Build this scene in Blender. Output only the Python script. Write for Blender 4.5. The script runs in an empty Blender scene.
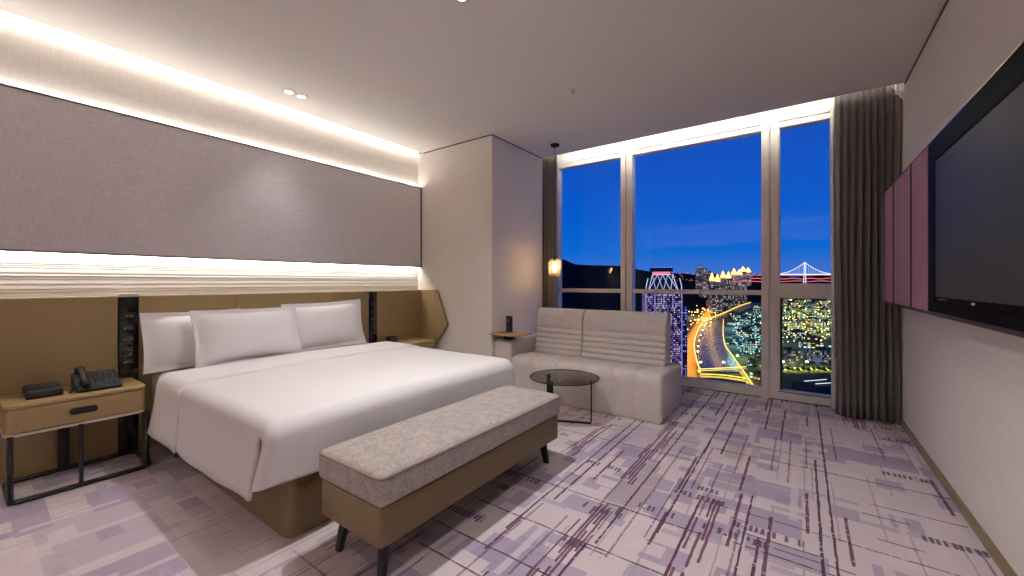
import bpy, bmesh, math, random
from mathutils import Vector, Matrix
random.seed(7)
SC = bpy.context.scene
COL = SC.collection
PI = math.pi

# ------------------------------------------------------------------ camera
F_PX, EYE = 404.0, 1.2
TH = math.atan2(290.0, F_PX)
cT, sT = math.cos(TH), math.sin(TH)
cam_d = bpy.data.cameras.new('camera')
cam_d.sensor_width = 36.0
cam_d.lens = F_PX / 1024.0 * 36.0
cam_d.shift_y = -5.5 / 1024.0
cam_d.clip_start, cam_d.clip_end = 0.05, 30000
cam = bpy.data.objects.new('camera', cam_d)
cam.location = (0, 0, EYE)
cam.rotation_euler = (PI / 2, 0, TH)
COL.objects.link(cam)
SC.camera = cam
vs = SC.view_settings
SC.display_settings.display_device = 'sRGB'
vs.view_transform = 'Standard'
vs.look = 'None'
vs.gamma = 1.0
vs.use_curve_mapping = False
vs.exposure = 0.55
SC.cycles.max_bounces = 10
SC.cycles.diffuse_bounces = 6
SC.cycles.glossy_bounces = 4
SC.cycles.transparent_max_bounces = 12
SC.cycles.sample_clamp_indirect = 4.0
SC.cycles.caustics_reflective = False
SC.cycles.caustics_refractive = False


# ------------------------------------------------------------------ materials
def lin(v):
    v /= 255.0
    return v / 12.92 if v <= 0.04045 else ((v + 0.055) / 1.055) ** 2.4


def rgb(r, g, b):
    return (lin(r), lin(g), lin(b), 1.0)


class NT:
    """small helper around a node tree"""
    def __init__(self, name):
        self.m = bpy.data.materials.new(name)
        self.m.use_nodes = True
        self.t = self.m.node_tree
        self.n = self.t.nodes
        self.bsdf = self.n['Principled BSDF']
        self.out = self.n['Material Output']

    def link(self, a, b):
        self.t.links.new(a, b)

    def new(self, typ, **kw):
        nd = self.n.new(typ)
        for k, v in kw.items():
            setattr(nd, k, v)
        return nd

    def put(self, sock, v):
        if isinstance(v, bpy.types.NodeSocket):
            self.link(v, sock)
        else:
            sock.default_value = v

    def math(self, op, a, b=0.0, c=None):
        nd = self.new('ShaderNodeMath', operation=op)
        self.put(nd.inputs[0], a)
        self.put(nd.inputs[1], b)
        if c is not None:
            self.put(nd.inputs[2], c)
        return nd.outputs[0]

    def mix(self, fac, a, b):
        nd = self.new('ShaderNodeMix', data_type='RGBA')
        self.put(nd.inputs[0], fac)
        self.put(nd.inputs[6], a)
        self.put(nd.inputs[7], b)
        return nd.outputs[2]

    def coords(self):
        tc = self.new('ShaderNodeTexCoord')
        sp = self.new('ShaderNodeSeparateXYZ')
        self.link(tc.outputs['Object'], sp.inputs[0])
        return tc.outputs['Object'], sp.outputs[0], sp.outputs[1], sp.outputs[2]

    def comb(self, x, y, z):
        nd = self.new('ShaderNodeCombineXYZ')
        for i, v in enumerate((x, y, z)):
            self.put(nd.inputs[i], v)
        return nd.outputs[0]

    def white(self, vec):
        nd = self.new('ShaderNodeTexWhiteNoise', noise_dimensions='3D')
        self.put(nd.inputs['Vector'], vec)
        return nd.outputs['Value'], nd.outputs['Color']

    def noise(self, vec, scale, detail=3.0, rough=0.5):
        nd = self.new('ShaderNodeTexNoise')
        self.put(nd.inputs['Vector'], vec)
        nd.inputs['Scale'].default_value = scale
        nd.inputs['Detail'].default_value = detail
        nd.inputs['Roughness'].default_value = rough
        return nd.outputs['Fac']

    def scaled(self, vec, s):
        nd = self.new('ShaderNodeMapping')
        self.put(nd.inputs[0], vec)
        nd.inputs['Scale'].default_value = s
        return nd.outputs[0]

    def ramp(self, fac, a, b, lo=0.0, hi=1.0):
        nd = self.new('ShaderNodeMapRange')
        self.put(nd.inputs[0], fac)
        nd.inputs[1].default_value, nd.inputs[2].default_value = lo, hi
        nd.inputs[3].default_value, nd.inputs[4].default_value = a, b
        return nd.outputs[0]

    def bump(self, h, strength, dist):
        nd = self.new('ShaderNodeBump')
        nd.inputs['Strength'].default_value = strength
        nd.inputs['Distance'].default_value = dist
        self.link(h, nd.inputs['Height'])
        self.link(nd.outputs[0], self.bsdf.inputs['Normal'])

    def base(self, v):
        self.put(self.bsdf.inputs['Base Color'], v)

    def set(self, **kw):
        for k, v in kw.items():
            self.bsdf.inputs[k.replace('_', ' ')].default_value = v
        return self


def plain(name, col, rough=0.5, metal=0.0, spec=0.5, var=0.06, scale=40.0, bump=0.0):
    t = NT(name)
    o, x, y, z = t.coords()
    n = t.noise(o, scale)
    dark = tuple(c * (1 - var) for c in col[:3]) + (1,)
    lite = tuple(min(1, c * (1 + var)) for c in col[:3]) + (1,)
    t.base(t.mix(n, dark, lite))
    t.set(Roughness=rough, Metallic=metal, Specular_IOR_Level=spec)
    if bump:
        t.bump(n, bump, 0.002)
    return t.m


def weave(name, col, var=0.12, sx=(30, 30, 700), sy=(700, 700, 25), bump=0.15, rough=0.85, sheen=0.0):
    """linen-like cloth: thin threads in two directions"""
    t = NT(name)
    o, x, y, z = t.coords()
    a = t.noise(t.scaled(o, sx), 1.0, 2.0)
    b = t.noise(t.scaled(o, sy), 1.0, 2.0)
    m = t.math('MULTIPLY', t.math('ADD', a, b), 0.5)
    m2 = t.ramp(m, 0, 1, 0.35, 0.65)
    t.base(t.mix(m2, tuple(c * (1 - var) for c in col[:3]) + (1,), tuple(min(1, c * (1 + var)) for c in col[:3]) + (1,)))
    t.set(Roughness=rough, Specular_IOR_Level=0.25)
    t.bump(m, bump, 0.002)
    return t.m


def speckle(name, col, var=0.22, scale=170.0, rough=0.9):
    t = NT(name)
    o, x, y, z = t.coords()
    a = t.noise(o, scale, 4.0, 0.7)
    b = t.noise(o, 22.0, 3.0)
    m = t.math('ADD', t.math('MULTIPLY', a, 0.75), t.math('MULTIPLY', b, 0.25))
    m = t.ramp(m, 0, 1, 0.36, 0.64)
    t.base(t.mix(m, tuple(c * (1 - var) for c in col[:3]) + (1,), tuple(min(1, c * (1 + var)) for c in col[:3]) + (1,)))
    t.set(Roughness=rough, Specular_IOR_Level=0.2)
    t.bump(a, 0.25, 0.003)
    return t.m


def emit(name, col, strength, base=(0.02, 0.02, 0.02, 1)):
    t = NT(name)
    o, x, y, z = t.coords()
    n = t.noise(o, 3.0)
    t.base(base)
    t.bsdf.inputs['Emission Color'].default_value = col
    t.put(t.bsdf.inputs['Emission Strength'], t.ramp(n, strength * 0.95, strength * 1.05))
    return t.m


def thin_glass(name, tint=(1, 1, 1, 1), refl=0.05, rough=0.0):
    """a clear pane: lets light straight through, mirrors a little, more at grazing angles"""
    t = NT(name)
    tr = t.new('ShaderNodeBsdfTransparent')
    tr.inputs[0].default_value = tint
    gl = t.new('ShaderNodeBsdfGlossy')
    gl.inputs['Roughness'].default_value = rough
    fr = t.new('ShaderNodeLayerWeight')
    fr.inputs['Blend'].default_value = 0.15
    fac = t.math('ADD', t.math('MULTIPLY', t.math('POWER', fr.outputs['Facing'], 3.0), 0.5), refl)
    mx = t.new('ShaderNodeMixShader')
    t.link(fac, mx.inputs[0])
    t.link(tr.outputs[0], mx.inputs[1])
    t.link(gl.outputs[0], mx.inputs[2])
    t.link(mx.outputs[0], t.out.inputs['Surface'])
    t.n.remove(t.bsdf)
    return t.m


def carpet():
    t = NT('carpet')
    o, x, y, z = t.coords()
    # wobble so that woven edges are a little ragged
    wob = t.math('MULTIPLY', t.math('SUBTRACT', t.noise(t.scaled(o, (9, 120, 1)), 1.0, 1.0), 0.5), 0.010)
    wob2 = t.math('MULTIPLY', t.math('SUBTRACT', t.noise(t.scaled(o, (120, 9, 1)), 1.0, 1.0), 0.5), 0.010)
    X = t.math('ADD', x, wob2)
    Y = t.math('ADD', y, wob)

    def dash(a, b, w, L, seed, p, lw, fill=1.0, centre=None):
        bb = t.math('DIVIDE', b, w)
        colm = t.math('FLOOR', bb)
        r1, _ = t.white(t.comb(colm, seed, 0.5))
        aa = t.math('ADD', t.math('DIVIDE', a, L), t.math('MULTIPLY', r1, 17.3))
        seg = t.math('FLOOR', aa)
        r2, rc = t.white(t.comb(colm, seg, seed + 3.7))
        sp = t.new('ShaderNodeSeparateXYZ')
        t.link(rc, sp.inputs[0])
        on = t.math('LESS_THAN', r2, p)
        fb = t.math('SUBTRACT', bb, colm)
        pos = t.ramp(sp.outputs[0], lw, 1 - lw) if centre is None else centre
        ln = t.math('LESS_THAN', t.math('ABSOLUTE', t.math('SUBTRACT', fb, pos)), lw)
        fa = t.math('SUBTRACT', aa, seg)
        le = t.math('LESS_THAN', fa, t.ramp(sp.outputs[1], fill * 0.45, fill))
        return t.math('MULTIPLY', t.math('MULTIPLY', on, ln), le), sp.outputs[2]

    cream, lav, lav2 = rgb(218, 205, 210), rgb(164, 151, 178), rgb(186, 173, 190)
    taupe, plum, wine = rgb(176, 162, 164), rgb(84, 58, 82), rgb(104, 62, 84)
    fine = t.noise(o, 260.0, 3.0, 0.7)
    c = t.mix(t.ramp(fine, 0, 1, 0.35, 0.65), rgb(205, 192, 197), cream)
    for (a, b, w, L, sd, p, lw, fl, colr, op) in (
        (Y, X, 0.62, 0.85, 1.0, 0.28, 0.5, 1.0, lav2, 0.7),
        (Y, X, 0.30, 0.34, 2.0, 0.22, 0.5, 0.9, lav, 0.8),
        (X, Y, 0.16, 0.42, 3.0, 0.20, 0.45, 1.0, lav, 0.75),
        (X, Y, 0.05, 0.30, 3.5, 0.10, 0.4, 1.0, lav2, 0.9),
        (Y, X, 0.22, 0.7, 4.0, 0.07, 0.45, 1.0, taupe, 0.6),
        (Y, X, 0.12, 0.16, 5.0, 0.12, 0.5, 1.0, lav, 0.7),
        (X, Y, 0.09, 0.20, 5.5, 0.10, 0.5, 1.0, cream, 0.8),
        (Y, X, 0.055, 0.5, 6.0, 0.16, 0.32, 1.0, cream, 0.7),
    ):
        f, _ = dash(a, b, w, L, sd, p, lw, fl)
        c = t.mix(t.math('MULTIPLY', f, op), c, colr)
    # fine pinstripes and long woven lines; the plum ones thin out towards the bed side of the repeat
    region = t.ramp(x, .0, 1.0, -2.2, -1.35)
    for (a, b, w, L, sd, p, lw, fl, colr, op, rg) in (
        (Y, X, 0.045, 0.9, 11.0, 0.22, 0.10, 1.0, taupe, 0.8, 0),
        (Y, X, 0.09, 0.8, 12.0, 0.26, 0.06, 1.0, plum, 0.6, 1),
        (Y, X, 0.24, 2.6, 13.0, 0.72, 0.026, 1.2, plum, 0.95, 1),
        (Y, X, 0.31, 3.4, 14.0, 0.75, 0.018, 1.3, plum, 0.95, 1),
        (Y, X, 0.15, 0.6, 15.0, 0.24, 0.05, 1.0, wine, 0.9, 1),
        (X, Y, 0.40, 1.3, 16.0, 0.62, 0.012, 1.3, plum, 0.9, 1),
        (X, Y, 0.24, 0.7, 17.0, 0.42, 0.018, 1.0, plum, 0.85, 1),
        (X, Y, 0.12, 0.3, 18.0, 0.08, 0.05, 1.0, plum, 0.7, 1),
    ):
        f, _ = dash(a, b, w, L, sd, p, lw, fl)
        br = t.ramp(t.noise(t.scaled(o, (40, 40, 1)), 1.0, 2.0), 0, 1, 0.33, 0.40)
        f = t.math('MULTIPLY', t.math('MULTIPLY', f, op), br)
        if rg:
            f = t.math('MULTIPLY', f, region)
        c = t.mix(f, c, colr)
    # clusters of wine coloured strokes: a stroke layer that only shows inside some cells
    cell, _ = dash(Y, X, 0.115, 1.7, 21.0, 0.10, 0.5, 1.0)
    st, _ = dash(Y, X, 0.0185, 0.45, 22.0, 0.66, 0.34, 1.3)
    c = t.mix(t.math('MULTIPLY', region, t.math('MULTIPLY', t.math('MULTIPLY', cell, st), 0.88)), c, wine)
    cell, _ = dash(X, Y, 0.055, 0.32, 23.0, 0.05, 0.5, 1.0)
    st, _ = dash(Y, X, 0.024, 0.3, 24.0, 0.75, 0.30, 1.4)
    c = t.mix(t.math('MULTIPLY', region, t.math('MULTIPLY', t.math('MULTIPLY', cell, st), 0.8)), c, plum)
    t.base(c)
    t.set(Roughness=0.95, Specular_IOR_Level=0.1)
    t.bump(fine, 0.3, 0.004)
    return t.m


def facade(name, wall, w, h, p, cols, strength, fillx=0.6, fillz=0.55):
    """building front: a grid of windows, some of them lit"""
    t = NT(name)
    o, x, y, z = t.coords()
    geo = t.new('ShaderNodeNewGeometry')
    hx = t.math('ADD', x, t.math('ADD', y, 500.0))
    cx = t.math('DIVIDE', hx, w)
    cz = t.math('DIVIDE', t.math('ADD', z, 500.0), h)
    fx, fz = t.math('FLOOR', cx), t.math('FLOOR', cz)
    oi = t.new('ShaderNodeObjectInfo')
    r, rc = t.white(t.comb(fx, fz, t.math('MULTIPLY', oi.outputs['Random'], 50.0)))
    sp = t.new('ShaderNodeSeparateXYZ')
    t.link(rc, sp.inputs[0])
    on = t.math('LESS_THAN', r, p)
    inx = t.math('LESS_THAN', t.math('ABSOLUTE', t.math('SUBTRACT', t.math('SUBTRACT', cx, fx), 0.5)), fillx / 2)
    inz = t.math('LESS_THAN', t.math('ABSOLUTE', t.math('SUBTRACT', t.math('SUBTRACT', cz, fz), 0.5)), fillz / 2)
    win = t.math('MULTIPLY', inx, inz)
    tc = t.new('ShaderNodeSeparateXYZ')
    ng = t.new('ShaderNodeTexCoord')
    t.link(ng.outputs['Normal'], tc.inputs[0])
    side = t.math('LESS_THAN', t.math('ABSOLUTE', tc.outputs[2]), 0.5)
    win = t.math('MULTIPLY', win, side)
    lit = t.math('MULTIPLY', win, on)
    t.base(t.mix(win, wall, (0.01, 0.012, 0.02, 1)))
    cc = t.mix(sp.outputs[1], cols[0], cols[1])
    if len(cols) > 2:
        cc = t.mix(t.math('GREATER_THAN', sp.outputs[2], 0.72), cc, cols[2])
    t.put(t.bsdf.inputs['Emission Color'], cc)
    t.put(t.bsdf.inputs['Emission Strength'], t.math('MULTIPLY', lit, t.math('MULTIPLY', t.ramp(sp.outputs[2], 0.4, 1.3), strength)))
    t.set(Roughness=0.5)
    return t.m


M = {}
M['carpet'] = carpet()
M['ceiling'] = plain('ceiling_paint', rgb(240, 236, 231), 0.9, spec=0.1, var=0.01)
M['cove'] = plain('cove_paint', rgb(238, 234, 226), 0.9, spec=0.1, var=0.01)
M['paper'] = weave('linen_wallpaper', rgb(236, 230, 223), 0.09, (14, 14, 420), (240, 240, 9), 0.10)
M['paper2'] = weave('linen_wallpaper_grey', rgb(230, 223, 216), 0.06, (14, 14, 420), (240, 240, 9), 0.08)
M['panel_cloth'] = weave('grey_panel_cloth', rgb(230, 225, 227), 0.14, (20, 20, 380), (330, 330, 12), 0.15)
M['rib'] = plain('white_ribbed_panel', rgb(242, 239, 233), 0.6, spec=0.3, var=0.02)
M['edge_dark'] = plain('dark_edge_metal', rgb(70, 60, 52), 0.4, metal=0.6)
M['leather'] = plain('tan_leather', rgb(146, 122, 85), 0.48, spec=0.4, var=0.05, scale=300, bump=0.12)
M['leather_dark'] = plain('tan_leather_base', rgb(108, 90, 62), 0.5, spec=0.35, var=0.05, scale=300, bump=0.12)
M['oak'] = weave('pale_oak', rgb(160, 134, 96), 0.10, (120, 6, 120), (90, 3, 90), 0.05, rough=0.45)
M['black'] = plain('black_metal', rgb(24, 23, 23), 0.5, metal=0.2, spec=0.3)
M['black_plastic'] = plain('black_plastic', rgb(25, 23, 23), 0.5, spec=0.25)
M['black_gloss'] = plain('black_gloss', rgb(14, 13, 14), 0.12, spec=0.6)
M['tv_black'] = plain('television_black', rgb(12, 11, 12), 0.6, spec=0.02)
M['button'] = plain('grey_buttons', rgb(70, 68, 68), 0.4)
M['light_trim'] = plain('pale_trim', rgb(196, 186, 172), 0.4)
M['linen'] = plain('white_bed_linen', rgb(234, 231, 232), 0.85, spec=0.15, var=0.02, scale=120, bump=0.04)
M['mattress'] = plain('mattress_cloth', rgb(214, 206, 202), 0.9, spec=0.1, var=0.02)
M['bench_cloth'] = speckle('bench_cloth', rgb(168, 159, 155), 0.32, 110.0)
M['piping'] = plain('piping_cloth', rgb(138, 126, 118), 0.85, spec=0.1)
M['sofa_cloth'] = speckle('sofa_cloth', rgb(203, 194, 190), 0.14, 200.0)
M['frame'] = plain('champagne_window_frame', rgb(228, 222, 213), 0.45, metal=0.0, var=0.02)
M['gasket'] = plain('dark_gasket', rgb(38, 36, 36), 0.6)
M['curtain'] = weave('charcoal_curtain', rgb(122, 117, 116), 0.12, (700, 700, 12), (200, 200, 500), 0.12)
M['sheer'] = plain('white_sheer', rgb(226, 222, 214), 0.9, spec=0.1, var=0.02)
M['mauve'] = weave('mauve_panel_cloth', rgb(172, 128, 142), 0.10, (500, 500, 10), (300, 300, 8), 0.1, rough=0.7)
M['mauve_edge'] = plain('dark_walnut', rgb(62, 44, 38), 0.45)
M['tv_board'] = plain('black_board', rgb(12, 11, 11), 0.6, spec=0.03)
M['screen'] = plain('dark_screen', rgb(56, 56, 56), 0.5, spec=0.15, var=0.01)
M['steel'] = plain('bright_edge', rgb(190, 182, 168), 0.25, metal=0.9)
M['baseboard'] = plain('bronze_baseboard', rgb(142, 128, 96), 0.45, metal=0.2)
M['smoked'] = thin_glass('smoked_glass', (0.62, 0.60, 0.58, 1), 0.05)
M['clear'] = thin_glass('window_glass', (0.97, 0.98, 1.0, 1), 0.010)
M['amber'] = thin_glass('amber_glass', (0.92, 0.80, 0.60, 1), 0.08)
_t = M['amber'].node_tree
_mx = next(n for n in _t.nodes if n.type == 'MIX_SHADER')
_tl = _t.nodes.new('ShaderNodeBsdfTranslucent')
_tl.inputs[0].default_value = (.85, .70, .48, 1)
_m2 = _t.nodes.new('ShaderNodeMixShader')
_m2.inputs[0].default_value = .06
_t.links.new(_mx.outputs[0], _m2.inputs[1])
_t.links.new(_tl.outputs[0], _m2.inputs[2])
_t.links.new(_m2.outputs[0], next(n for n in _t.nodes if n.type == 'OUTPUT_MATERIAL').inputs['Surface'])
M['bulb'] = emit('warm_bulb', (1.0, 0.82, 0.56, 1), 80.0)
M['lamp_on'] = emit('lit_downlight', (1.0, 0.90, 0.76, 1), 6.0)
M['white_paint'] = plain('white_enamel', rgb(215, 208, 200), 0.4)


# ------------------------------------------------------------------ mesh helpers
class MB:
    """collects shapes, then links them as one mesh object"""
    def __init__(self):
        self.v, self.f = [], []

    def add(self, vs, fs):
        b = len(self.v)
        self.v += [tuple(p) for p in vs]
        self.f += [tuple(i + b for i in f) for f in fs]
        return self

    def box(self, x0, x1, y0, y1, z0, z1):
        vs = [(x, y, z) for x in (x0, x1) for y in (y0, y1) for z in (z0, z1)]
        return self.add(vs, [(0, 1, 3, 2), (4, 6, 7, 5), (0, 4, 5, 1), (2, 3, 7, 6), (0, 2, 6, 4), (1, 5, 7, 3)])

    def soft(self, x0, x1, y0, y1, z0, z1, r, k=3, m=1, warp=None):
        """box with rounded edges of radius r; warp(x,y,z) may move each point"""
        c = ((x0 + x1) / 2, (y0 + y1) / 2, (z0 + z1) / 2)
        h = ((x1 - x0) / 2, (y1 - y0) / 2, (z1 - z0) / 2)
        r = min(r, *[q * 0.999 for q in h])

        def ax(hh):
            a = [-hh + r * (1 - math.cos(PI / 2 * i / k)) for i in range(k)]
            inner = [-(hh - r) + 2 * (hh - r) * i / m for i in range(m + 1)]
            return a + inner + [-q for q in reversed(a)]
        A = [ax(q) for q in h]
        idx, vs, fs = {}, [], []

        def vid(p):
            key = tuple(round(q, 6) for q in p)
            if key not in idx:
                q = [max(-(h[i] - r), min(h[i] - r, p[i])) for i in range(3)]
                d = Vector([p[i] - q[i] for i in range(3)])
                if d.length > 1e-9:
                    d = d.normalized() * r
                w = [c[i] + q[i] + d[i] for i in range(3)]
                if warp:
                    w = warp(*w)
                idx[key] = len(vs)
                vs.append(tuple(w))
            return idx[key]
        for axis in range(3):
            u, v = [(1, 2), (2, 0), (0, 1)][axis]
            for sgn in (-1, 1):
                for i in range(len(A[u]) - 1):
                    for j in range(len(A[v]) - 1):
                        q = []
                        for (a, b) in ((i, j), (i + 1, j), (i + 1, j + 1), (i, j + 1)):
                            p = [0, 0, 0]
                            p[axis] = sgn * h[axis]
                            p[u] = A[u][a]
                            p[v] = A[v][b]
                            q.append(vid(p))
                        if len(set(q)) >= 3:
                            fs.append(tuple(q if sgn > 0 else reversed(q)))
        return self.add(vs, fs)

    def prism(self, prof, t0, t1, r=0.0, k=3, put=lambda a, b, t: (a, b, t), seams=()):
        """closed outline (a,b) swept along t, ends rounded by r, pinched in at seams (t, depth, halfwidth)"""
        n = len(prof)
        area = sum(prof[i][0] * prof[(i + 1) % n][1] - prof[(i + 1) % n][0] * prof[i][1] for i in range(n))
        sg = 1 if area > 0 else -1
        nor = []
        for i in range(n):
            a, b = Vector(prof[i - 1]), Vector(prof[(i + 1) % n])
            d = (b - a)
            d = d.normalized() if d.length > 1e-9 else Vector((1, 0))
            nor.append(Vector((d.y, -d.x)) * sg)
        secs = []
        if r > 0:
            for i in range(k):
                an = PI / 2 * i / k
                secs.append((t0 + r * (1 - math.cos(an)), r * (1 - math.sin(an))))
            secs.append((t0 + r, 0))
        else:
            secs.append((t0, 0))
        for (s, d, w) in sorted(seams):
            secs += [(s - w, 0), (s - w * 0.4, d * 0.5), (s, d), (s + w * 0.4, d * 0.5), (s + w, 0)]
        if r > 0:
            secs.append((t1 - r, 0))
            for i in reversed(range(k)):
                an = PI / 2 * i / k
                secs.append((t1 - r * (1 - math.cos(an)), r * (1 - math.sin(an))))
        else:
            secs.append((t1, 0))
        vs, fs = [], []
        for (t, ins) in secs:
            for i in range(n):
                vs.append(put(prof[i][0] - nor[i].x * ins, prof[i][1] - nor[i].y * ins, t))
        for s in range(len(secs) - 1):
            for i in range(n):
                j = (i + 1) % n
                fs.append((s * n + i, s * n + j, (s + 1) * n + j, (s + 1) * n + i))
        fs.append(tuple(reversed(range(n))))
        fs.append(tuple((len(secs) - 1) * n + i for i in range(n)))
        return self.add(vs, fs)

    def tube(self, pts, r, n=8, closed=False, r2=None):
        pts = [Vector(p) for p in pts]
        m = len(pts)
        vs, fs = [], []
        up = Vector((0, 0, 1))
        for i, p in enumerate(pts):
            if closed:
                d = pts[(i + 1) % m] - pts[i - 1]
            else:
                d = pts[min(i + 1, m - 1)] - pts[max(i - 1, 0)]
            d.normalize()
            a = d.cross(up)
            if a.length < 0.05:
                a = d.cross(Vector((1, 0, 0)))
            a.normalize()
            b = d.cross(a)
            rr = r if r2 is None else r + (r2 - r) * i / max(1, m - 1)
            for k in range(n):
                an = 2 * PI * k / n
                vs.append(p + a * rr * math.cos(an) + b * rr * math.sin(an))
        for i in range(m if closed else m - 1):
            j = (i + 1) % m
            for k in range(n):
                l = (k + 1) % n
                fs.append((i * n + k, i * n + l, j * n + l, j * n + k))
        if not closed:
            fs.append(tuple(reversed(range(n))))
            fs.append(tuple((m - 1) * n + k for k in range(n)))
        return self.add(vs, fs)

    def lathe(self, prof, c, n=32):
        """prof: (radius, z) from one end to the other, about the upright axis at c"""
        vs, fs = [], []
        for (r, z) in prof:
            for k in range(n):
                an = 2 * PI * k / n
                vs.append((c[0] + r * math.cos(an), c[1] + r * math.sin(an), c[2] + z))
        for i in range(len(prof) - 1):
            for k in range(n):
                l = (k + 1) % n
                fs.append((i * n + k, i * n + l, (i + 1) * n + l, (i + 1) * n + k))
        if prof[0][0] > 1e-6:
            fs.append(tuple(reversed(range(n))))
        if prof[-1][0] > 1e-6:
            fs.append(tuple((len(prof) - 1) * n + k for k in range(n)))
        return self.add(vs, fs)

    def grid(self, nu, nv, fn):
        vs = [fn(i / nu, j / nv) for i in range(nu + 1) for j in range(nv + 1)]
        fs = [(i * (nv + 1) + j, (i + 1) * (nv + 1) + j, (i + 1) * (nv + 1) + j + 1, i * (nv + 1) + j + 1)
              for i in range(nu) for j in range(nv)]
        return self.add(vs, fs)

    def build(self, name, mat, parent=None, smooth=True, angle=40, weld=True):
        me = bpy.data.meshes.new(name)
        if parent is not None:
            off = parent.matrix_world.translation if parent.parent is None else parent.parent.location + parent.location
            o3 = Vector(ORG.get(parent.name, (0, 0, 0)))
            vv = [Vector(p) - o3 for p in self.v]
        else:
            vv = self.v
        me.from_pydata([tuple(p) for p in vv], [], self.f)
        bm = bmesh.new()
        bm.from_mesh(me)
        if weld:
            bmesh.ops.remove_doubles(bm, verts=bm.verts, dist=1e-6)
        bmesh.ops.recalc_face_normals(bm, faces=bm.faces)
        bm.to_mesh(me)
        bm.free()
        if smooth:
            me.polygons.foreach_set('use_smooth', [True] * len(me.polygons))
            me.set_sharp_from_angle(angle=math.radians(angle))
        me.materials.append(mat)
        o = bpy.data.objects.new(name, me)
        COL.objects.link(o)
        if parent is not None:
            o.parent = parent
            ORG[o.name] = ORG.get(parent.name, (0, 0, 0))
        return o


ORG = {}   # world origin of each empty (children are stored relative to it)


def tag(o, label, cat, group=None, kind=None):
    if label:
        o['label'] = label
    if cat:
        o['category'] = cat
    if group:
        o['group'] = group
    if kind:
        o['kind'] = kind
    return o


def thing(name, loc, label, cat, group=None, kind=None):
    o = bpy.data.objects.new(name, None)
    o.empty_display_size = 0.1
    COL.objects.link(o)
    o.location = loc
    ORG[o.name] = tuple(loc)
    return tag(o, label, cat, group, kind)


def struct(o, label=None):
    o['kind'] = 'structure'
    if label:
        o['label'] = label
    return o


def copy_tree(o, parent=None):
    c = o.copy()
    COL.objects.link(c)
    if parent is not None:
        c.parent = parent
    for ch in list(o.children):
        copy_tree(ch, c)
    return c


def rrect(a0, a1, b0, b1, r, k=5, corners=(1, 1, 1, 1)):
    """rounded rectangle outline; corners order: (a1,b0),(a1,b1),(a0,b1),(a0,b0)"""
    pts = []
    for (ca, cb, st, on) in ((a1, b0, -PI / 2, corners[0]), (a1, b1, 0, corners[1]), (a0, b1, PI / 2, corners[2]), (a0, b0, PI, corners[3])):
        if not on:
            pts.append((ca, cb))
            continue
        oa = ca - r if ca == a1 else ca + r
        ob = cb - r if cb == b1 else cb + r
        for i in range(k + 1):
            an = st + PI / 2 * i / k
            pts.append((oa + r * math.cos(an), ob + r * math.sin(an)))
    return pts


def light(name, typ, loc, power, col=(1, 1, 1), rot=(0, 0, 0), size=0.1, size_y=None, spot=None, blend=0.5, spread=None):
    d = bpy.data.lights.new(name, typ)
    d.energy = power
    d.color = col
    if typ == 'AREA':
        d.size = size
        if size_y is not None:
            d.shape = 'RECTANGLE'
            d.size_y = size_y
        if spread is not None:
            d.spread = spread
    else:
        d.shadow_soft_size = size
    if spot:
        d.spot_size = spot
        d.spot_blend = blend
    o = bpy.data.objects.new(name, d)
    o.location = loc
    o.rotation_euler = rot
    COL.objects.link(o)
    return o


# ================================================================== THE ROOM
CZ = 2.83                       # ceiling height
XL, XR = -3.97, 0.684           # headboard wall, television wall
YB, YW = -3.4, 4.95             # wall behind, window line
CY_ = 3.48                      # face of the boxed column
YP = 4.54                       # edge of the ceiling at the curtain pocket

struct(MB().box(XL - .15, XR + .15, YB - .15, YW + .12, -.12, 0).build('floor', M['carpet'], smooth=False), 'patterned lavender carpet with plum lines')
ce = MB()
ce.box(-3.89, XR + .1, YB - .1, YP, CZ, CZ + .05)
cl = struct(ce.build('ceiling', M['ceiling'], smooth=False), 'plain plaster ceiling')
cv = MB()
cv.box(XL - .12, -3.80, YB - .1, CY_ + .02, 3.06, 3.12).box(-3.89, -3.85, YB - .1, CY_ + .02, CZ + .05, 3.06)
cv.build('cove', M['cove'], cl, smooth=False)
pk = MB()
pk.box(-3.1, XR + .1, YP - .02, YW + .12, 3.08, 3.14).box(-3.1, XR + .1, YP - .03, YP, CZ + .05, 3.08)
pk.build('curtain_pocket', M['cove'], cl, smooth=False)

struct(MB().box(XL - .12, XL, YB - .1, CY_ + .02, 0, 3.06).build('wall_left', M['paper'], smooth=False), 'headboard wall with pale linen wallpaper')
struct(MB().box(XL - .12, -2.77, CY_, YP, 0, CZ).build('wall_column', M['paper2'], smooth=False), 'boxed column with linen wallpaper between bed and window')
struct(MB().box(-3.22, -3.1, YP, YW + .12, 0, 3.14).build('wall_pocket', M['paper2'], smooth=False))
wr = struct(MB().box(XR, XR + .12, YB - .1, YW + .12, 0, 3.14).build('wall_right', M['paper2'], smooth=False), 'television wall with grey beige wallpaper')
struct(MB().box(XL - .12, XR + .12, YB - .12, YB, 0, 3.12).build('wall_back', M['mauve_edge'], smooth=False))
struct(MB().box(-3.22, XR + .12, YW, YW + .12, 2.84, 3.14).build('wall_window', M['cove'], smooth=False), 'white strip of wall above the window')
struct(MB().box(XR - .012, XR, YB, YW, 0, .055).build('baseboard_right', M['baseboard'], smooth=False))
struct(MB().box(-3.89, -2.76, CY_ - .012, CY_, 0, .055).box(-2.77, -2.758, CY_ - .012, YP, 0, .055).build('baseboard_column', M['baseboard'], smooth=False))
struct(MB().box(XL, XR, YB, YB + .012, 0, .055).build('baseboard_back', M['baseboard'], smooth=False))

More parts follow.
